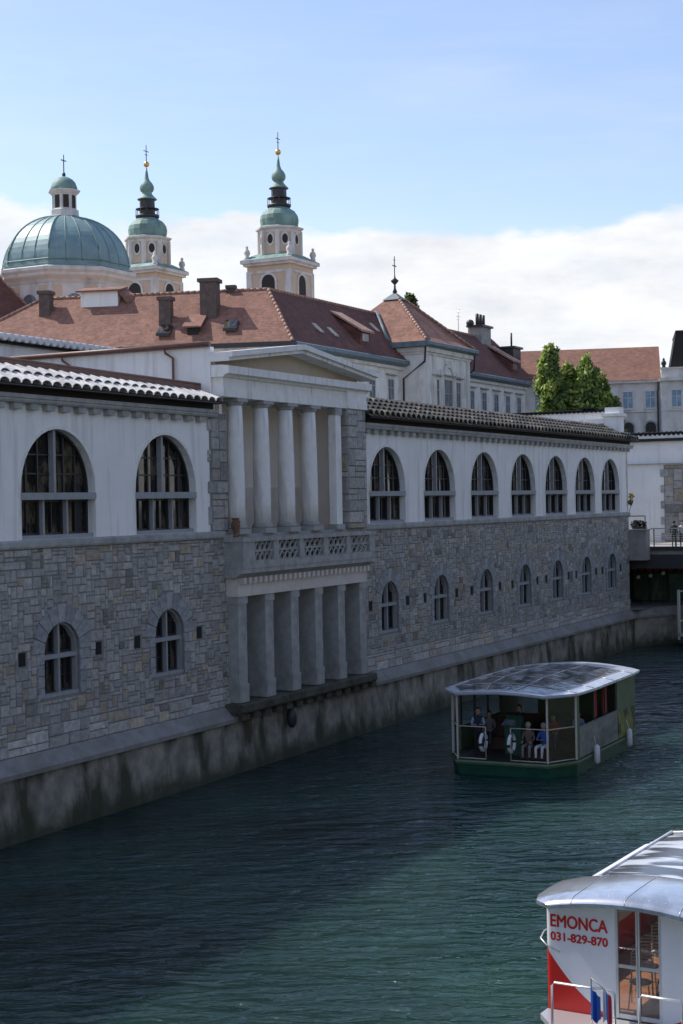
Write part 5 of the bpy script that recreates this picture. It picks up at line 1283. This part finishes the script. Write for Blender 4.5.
# =================================================================== GROUND, RIVER, FAR BANK
def sheet(name,quads,m,z=None):
    mb=MB()
    for q in quads: mb.add([(W(p[0],p[1],p[2] if len(p)>2 else z)) for p in q],[(0,1,2,3)])
    o=mb.obj(name,m); o['kind']='structure'; return o
g=mat('earth_and_paving',(.20,.19,.17),.95,.3,.05)
sheet('ground',[[(-900,9.6,6.6),(61.3,9.6,6.6),(61.3,3000,6.6),(-900,3000,6.6)],[(61.3,3.3,6.6),(3000,3.3,6.6),(3000,3000,6.6),(61.3,3000,6.6)],[(72.3,-2.5,6.598),(3000,-2.5,6.598),(3000,3.3,6.598),(72.3,3.3,6.598)],
   [(61.3,.8,6.596),(76,.8,6.596),(76,3.3,6.596),(61.3,3.3,6.596)],[(-900,-3000,6.6),(3000,-3000,6.6),(3000,-36,6.6),(-900,-36,6.6)],[(-900,.3,6.6),(-45.1,.3,6.6),(-45.1,9.6,6.6),(-900,9.6,6.6)],
   [(-900,-3000,-1.3),(3000,-3000,-1.3),(3000,3000,-1.3),(-900,3000,-1.3)]],g)
sheet('terrace',[[(61.3,-.6,2.52),(72,-2.2,2.52),(72,3,2.52),(61.3,3,2.52)]],M['concrete'])
mb=MB(); mb.box(-300,400,-36.6,-36,-1.2,6.7); single('far_embankment',mb,M['quay'],'stone embankment wall on the opposite bank of the river','embankment wall',(0,-36,0))
mb=MB(); mb.box(-300,-46.01,-.3,.3,-1.2,6.7); single('near_embankment',mb,M['quay'],'stone embankment wall upstream of the market hall','embankment wall',(-60,0,0))
# water
wm=bpy.data.materials.new('river_water'); wm.use_nodes=True; nt=wm.node_tree; N=nt.nodes; L=nt.links
b=N['Principled BSDF']; b.inputs['Base Color'].default_value=(.022,.066,.052,1); b.inputs['Roughness'].default_value=.035; b.inputs['IOR'].default_value=1.33; b.inputs['Specular IOR Level'].default_value=.75; b.subsurface_method='BURLEY'; b.inputs['Subsurface Weight'].default_value=1.; b.inputs['Subsurface Radius'].default_value=(1.,1.,1.); b.inputs['Subsurface Scale'].default_value=3.
tc=N.new('ShaderNodeTexCoord')
def nz(scale,st,det=3,rough=.5,dist=0.):
    m=N.new('ShaderNodeMapping'); m.inputs['Scale'].default_value=st; L.new(tc.outputs['Object'],m.inputs[0]); m.inputs['Rotation'].default_value=(0,0,0)
    n=N.new('ShaderNodeTexNoise'); n.inputs['Scale'].default_value=scale; n.inputs['Detail'].default_value=det; n.inputs['Roughness'].default_value=rough; n.inputs['Distortion'].default_value=dist
    L.new(m.outputs[0],n.inputs['Vector']); return n
a1=nz(2.2,(.5,1.2,1),3,.55,.6); a2=nz(.75,(.5,1.2,1),2,.5,.6); a3=nz(.09,(1,1,1),3)
m1=N.new('ShaderNodeMath'); m1.operation='MULTIPLY_ADD'; L.new(a2.outputs['Fac'],m1.inputs[0]); m1.inputs[1].default_value=1.5
r=N.new('ShaderNodeMapRange'); r.inputs[1].default_value=.3; r.inputs[2].default_value=.7; r.inputs[3].default_value=.35; r.inputs[4].default_value=1.5; L.new(a3.outputs['Fac'],r.inputs[0])
m2=N.new('ShaderNodeMath'); m2.operation='MULTIPLY'; L.new(a1.outputs['Fac'],m2.inputs[0]); L.new(r.outputs[0],m2.inputs[1]); L.new(m2.outputs[0],m1.inputs[2])
bp=N.new('ShaderNodeBump'); bp.inputs['Strength'].default_value=1.; bp.inputs['Distance'].default_value=.36; L.new(m1.outputs[0],bp.inputs['Height']); L.new(bp.outputs[0],b.inputs['Normal'])
mx=N.new('ShaderNodeMix'); mx.data_type='RGBA'; mx.inputs[6].default_value=(.006,.016,.020,1); mx.inputs[7].default_value=(.036,.090,.074,1); mrr=N.new('ShaderNodeMapRange'); mrr.inputs[1].default_value=.3; mrr.inputs[2].default_value=.75; L.new(a3.outputs['Fac'],mrr.inputs[0]); L.new(mrr.outputs[0],mx.inputs[0]); L.new(mx.outputs[2],b.inputs['Base Color'])
mb=MB(); mb.quad((-1500,-3000,0),(3000,-3000,0),(3000,3000,0),(-1500,3000,0)) if False else mb.add([W(-300,-36.3),W(600,-36.3),W(600,8),W(-300,8)],[(0,1,2,3)])
o=mb.obj('river_water',wm); o['kind']='structure'
# unseen houses on the opposite bank, added for the window reflections
M['ochre']=mat('ochre_plaster',(.28,.23,.15),.9,.15,1.); M['rose']=mat('rose_plaster',(.28,.22,.19),.9,.15,1.)  # low albedo limits their warm bounce onto the hall
for i,(u0,u1,hh,mm) in enumerate(((-8,14,19,'ochre'),(14.3,40,21,'rose'),(40.3,66,18,'ochre'))):
    t=Thing('riverside_house',['ochre house with tiled roof on the opposite bank, upstream','rose house with tiled roof on the opposite bank, in the middle','lower ochre house with tiled roof on the opposite bank, downstream'][i],'house',((u0+u1)/2,-50,6.6),group='houses on the opposite bank')
    mb=MB(); mb.box(u0,u1,-58,-44,6.6,hh); t.part('wall',mb,M[mm])
    mb=MB(); mb.prism([(-43.4,hh),(-51,hh+4.5),(-58.6,hh)],'x',u0-.2,u1+.2); t.part('roof',mb,M['red_tile'])
    first=None
    for z in(8.5,12,15.3):
        x=u0+1.8
        while x<u1-1.2:
            if first is None:
                g_=MB(); g_.box(-.55,.55,.0,.03,0,1.9); f_=MB(); f_.box(-.7,-.55,0,.08,-.1,2.0); f_.box(.55,.7,0,.08,-.1,2.0); f_.box(-.7,.7,0,.08,2.0,2.15); f_.box(-.75,.75,0,.14,-.2,-.1)
                first=t.part('window',f_,M['offwhite'],at=(x,-44,z)); t.part('glass',g_,M['glass'],at=(x,-44,z),parent=first)
            else: t.dup(first,(x,-44,z))
            x+=2.7
tr=None  # unseen tree row added for dark reflections in the hall windows
for i,(u,sc_) in enumerate(((-4,1.),(6,.9),(17,1.1),(27,.95),(38,1.05),(50,1.))):
    w=W(u,-40.5)
    if tr is None: tr=tree('riverside_tree','leafy tree lining the opposite river bank',w.x,w.y,6.6,16.5,3.4,7000,0,[(.07,.11,.03),(.05,.085,.025)],'trees lining the opposite bank',low=.22,leaf=.35).root
    else:
        c=copy_thing(tr); c.location=(w.x,w.y,6.6); c.scale=(sc_,)*3; c.rotation_euler[2]=i*1.1
# =================================================================== SKY, SUN, CAMERA
BETA=radians(27); EL_=radians(50)
sv=Vector((-cos(BETA)*cos(EL_),sin(BETA)*cos(EL_),sin(EL_)))
sd=bpy.data.lights.new('sun','SUN'); sd.energy=3.8; sd.angle=radians(.5); sd.color=(1,.945,.87); so=bpy.data.objects.new('sun',sd); col.objects.link(so); so.rotation_euler=sv.to_track_quat('Z','Y').to_euler()
wd=bpy.data.worlds.new('World'); sc.world=wd; wd.use_nodes=True; nt=wd.node_tree; N=nt.nodes; L=nt.links; bg=N['Background']
sk=N.new('ShaderNodeTexSky'); sk.sky_type='NISHITA'; sk.sun_disc=False; sk.sun_elevation=EL_; sk.sun_rotation=math.atan2(sv.x,sv.y); sk.air_density=1.; sk.dust_density=.6; sk.ozone_density=1.2
tc=N.new('ShaderNodeTexCoord'); nm=N.new('ShaderNodeVectorMath'); nm.operation='NORMALIZE'; L.new(tc.outputs['Generated'],nm.inputs[0])
sx=N.new('ShaderNodeSeparateXYZ'); L.new(nm.outputs[0],sx.inputs[0])
def math_(op,a,b=None,c=None,clamp=False):
    n=N.new('ShaderNodeMath'); n.operation=op; n.use_clamp=clamp
    for i,x in enumerate((a,b,c)):
        if x is None: continue
        if isinstance(x,(int,float)): n.inputs[i].default_value=x
        else: L.new(x,n.inputs[i])
    return n.outputs[0]
mp=N.new('ShaderNodeMapping'); mp.inputs['Scale'].default_value=(1,1,2.2); L.new(nm.outputs[0],mp.inputs[0])
def noise(vec,sc_,det,ro=.55,off=(0,0,0),st=(1,1,2.2)):
    m=N.new('ShaderNodeMapping'); m.inputs['Scale'].default_value=st; m.inputs['Location'].default_value=off; L.new(vec,m.inputs[0])
    n=N.new('ShaderNodeTexNoise'); n.inputs['Scale'].default_value=sc_; n.inputs['Detail'].default_value=det; n.inputs['Roughness'].default_value=ro; L.new(m.outputs[0],n.inputs['Vector']); return n.outputs['Fac']
n1=noise(nm.outputs[0],9,8,.55,(.3,.1,.2)); n2=noise(nm.outputs[0],2.5,2,.5,(1.3,.4,0))
# top of the bank: ~10.5 degrees, lower to the left
top=math_('MULTIPLY_ADD',n1,.085,math_('MULTIPLY_ADD',n2,.03,.124))
top=math_('ADD',top,math_('MULTIPLY',math_('SUBTRACT',sx.outputs[0],-.10,None,False),-.045))
d=math_('SUBTRACT',top,sx.outputs[2]); fac=N.new('ShaderNodeMapRange'); fac.interpolation_type='SMOOTHSTEP'; fac.inputs[1].default_value=-.001; fac.inputs[2].default_value=.013; L.new(d,fac.inputs[0])
# break up inside
n3=noise(nm.outputs[0],7,6,.6,(2,1,3),(1,1,5)); inn=N.new('ShaderNodeMapRange'); inn.inputs[1].default_value=.33; inn.inputs[2].default_value=.55; inn.inputs[3].default_value=.80; inn.inputs[4].default_value=1.; L.new(n3,inn.inputs[0])
f2=math_('MULTIPLY',fac.outputs[0],inn.outputs[0])
# thin high veil
n4=noise(nm.outputs[0],3.5,6,.6,(0,2,1),(1,1,6)); ve=N.new('ShaderNodeMapRange'); ve.inputs[1].default_value=.45; ve.inputs[2].default_value=.8; ve.inputs[3].default_value=0; ve.inputs[4].default_value=.22; L.new(n4,ve.inputs[0])
f3=math_('MAXIMUM',f2,math_('ADD',ve.outputs[0],.03))
cc=N.new('ShaderNodeMix'); cc.data_type='RGBA'; cc.inputs[6].default_value=(4.4,4.6,4.9,1); cc.inputs[7].default_value=(5.5,5.5,5.55,1)
n5=noise(nm.outputs[0],12,6,.6,(5,1,3),(1,1,3)); cr=N.new('ShaderNodeMapRange'); cr.inputs[1].default_value=.35; cr.inputs[2].default_value=.6; L.new(n5,cr.inputs[0]); L.new(cr.outputs[0],cc.inputs[0])
skc=N.new('ShaderNodeMix'); skc.data_type='RGBA'; skc.blend_type='MULTIPLY'; skc.inputs[0].default_value=1.; skc.inputs[7].default_value=(1.06,1.00,1.05,1); L.new(sk.outputs[0],skc.inputs[6])
mxx=N.new('ShaderNodeMix'); mxx.data_type='RGBA'; L.new(f3,mxx.inputs[0]); L.new(skc.outputs[2],mxx.inputs[6]); L.new(cc.outputs[2],mxx.inputs[7]); L.new(mxx.outputs[2],bg.inputs[0]); bg.inputs[1].default_value=.15
cam=bpy.data.cameras.new('camera'); co=bpy.data.objects.new('camera',cam); col.objects.link(co); sc.camera=co
rho=radians(1.1); pit=math.atan(9/1550.); cr_,sr_,cp_,sp_=cos(rho),sin(rho),cos(pit),sin(pit)
Fv=Vector((0,cp_,-sp_)); R_0=Vector((1,0,0)); U_0=Vector((0,sp_,cp_)); Rv=cr_*R_0-sr_*U_0; Uv=sr_*R_0+cr_*U_0
mt=Matrix((Rv,Uv,-Fv)).transposed().to_4x4(); mt.translation=Vector((0,0,10)); co.matrix_world=mt
cam.sensor_fit='VERTICAL'; cam.sensor_width=24; cam.sensor_height=36; cam.lens=1550/1024*36; cam.clip_start=.5; cam.clip_end=6000
sc.view_settings.view_transform='Standard'; sc.view_settings.look='None'; sc.view_settings.gamma=1; sc.view_settings.use_curve_mapping=False; sc.view_settings.exposure=0.3
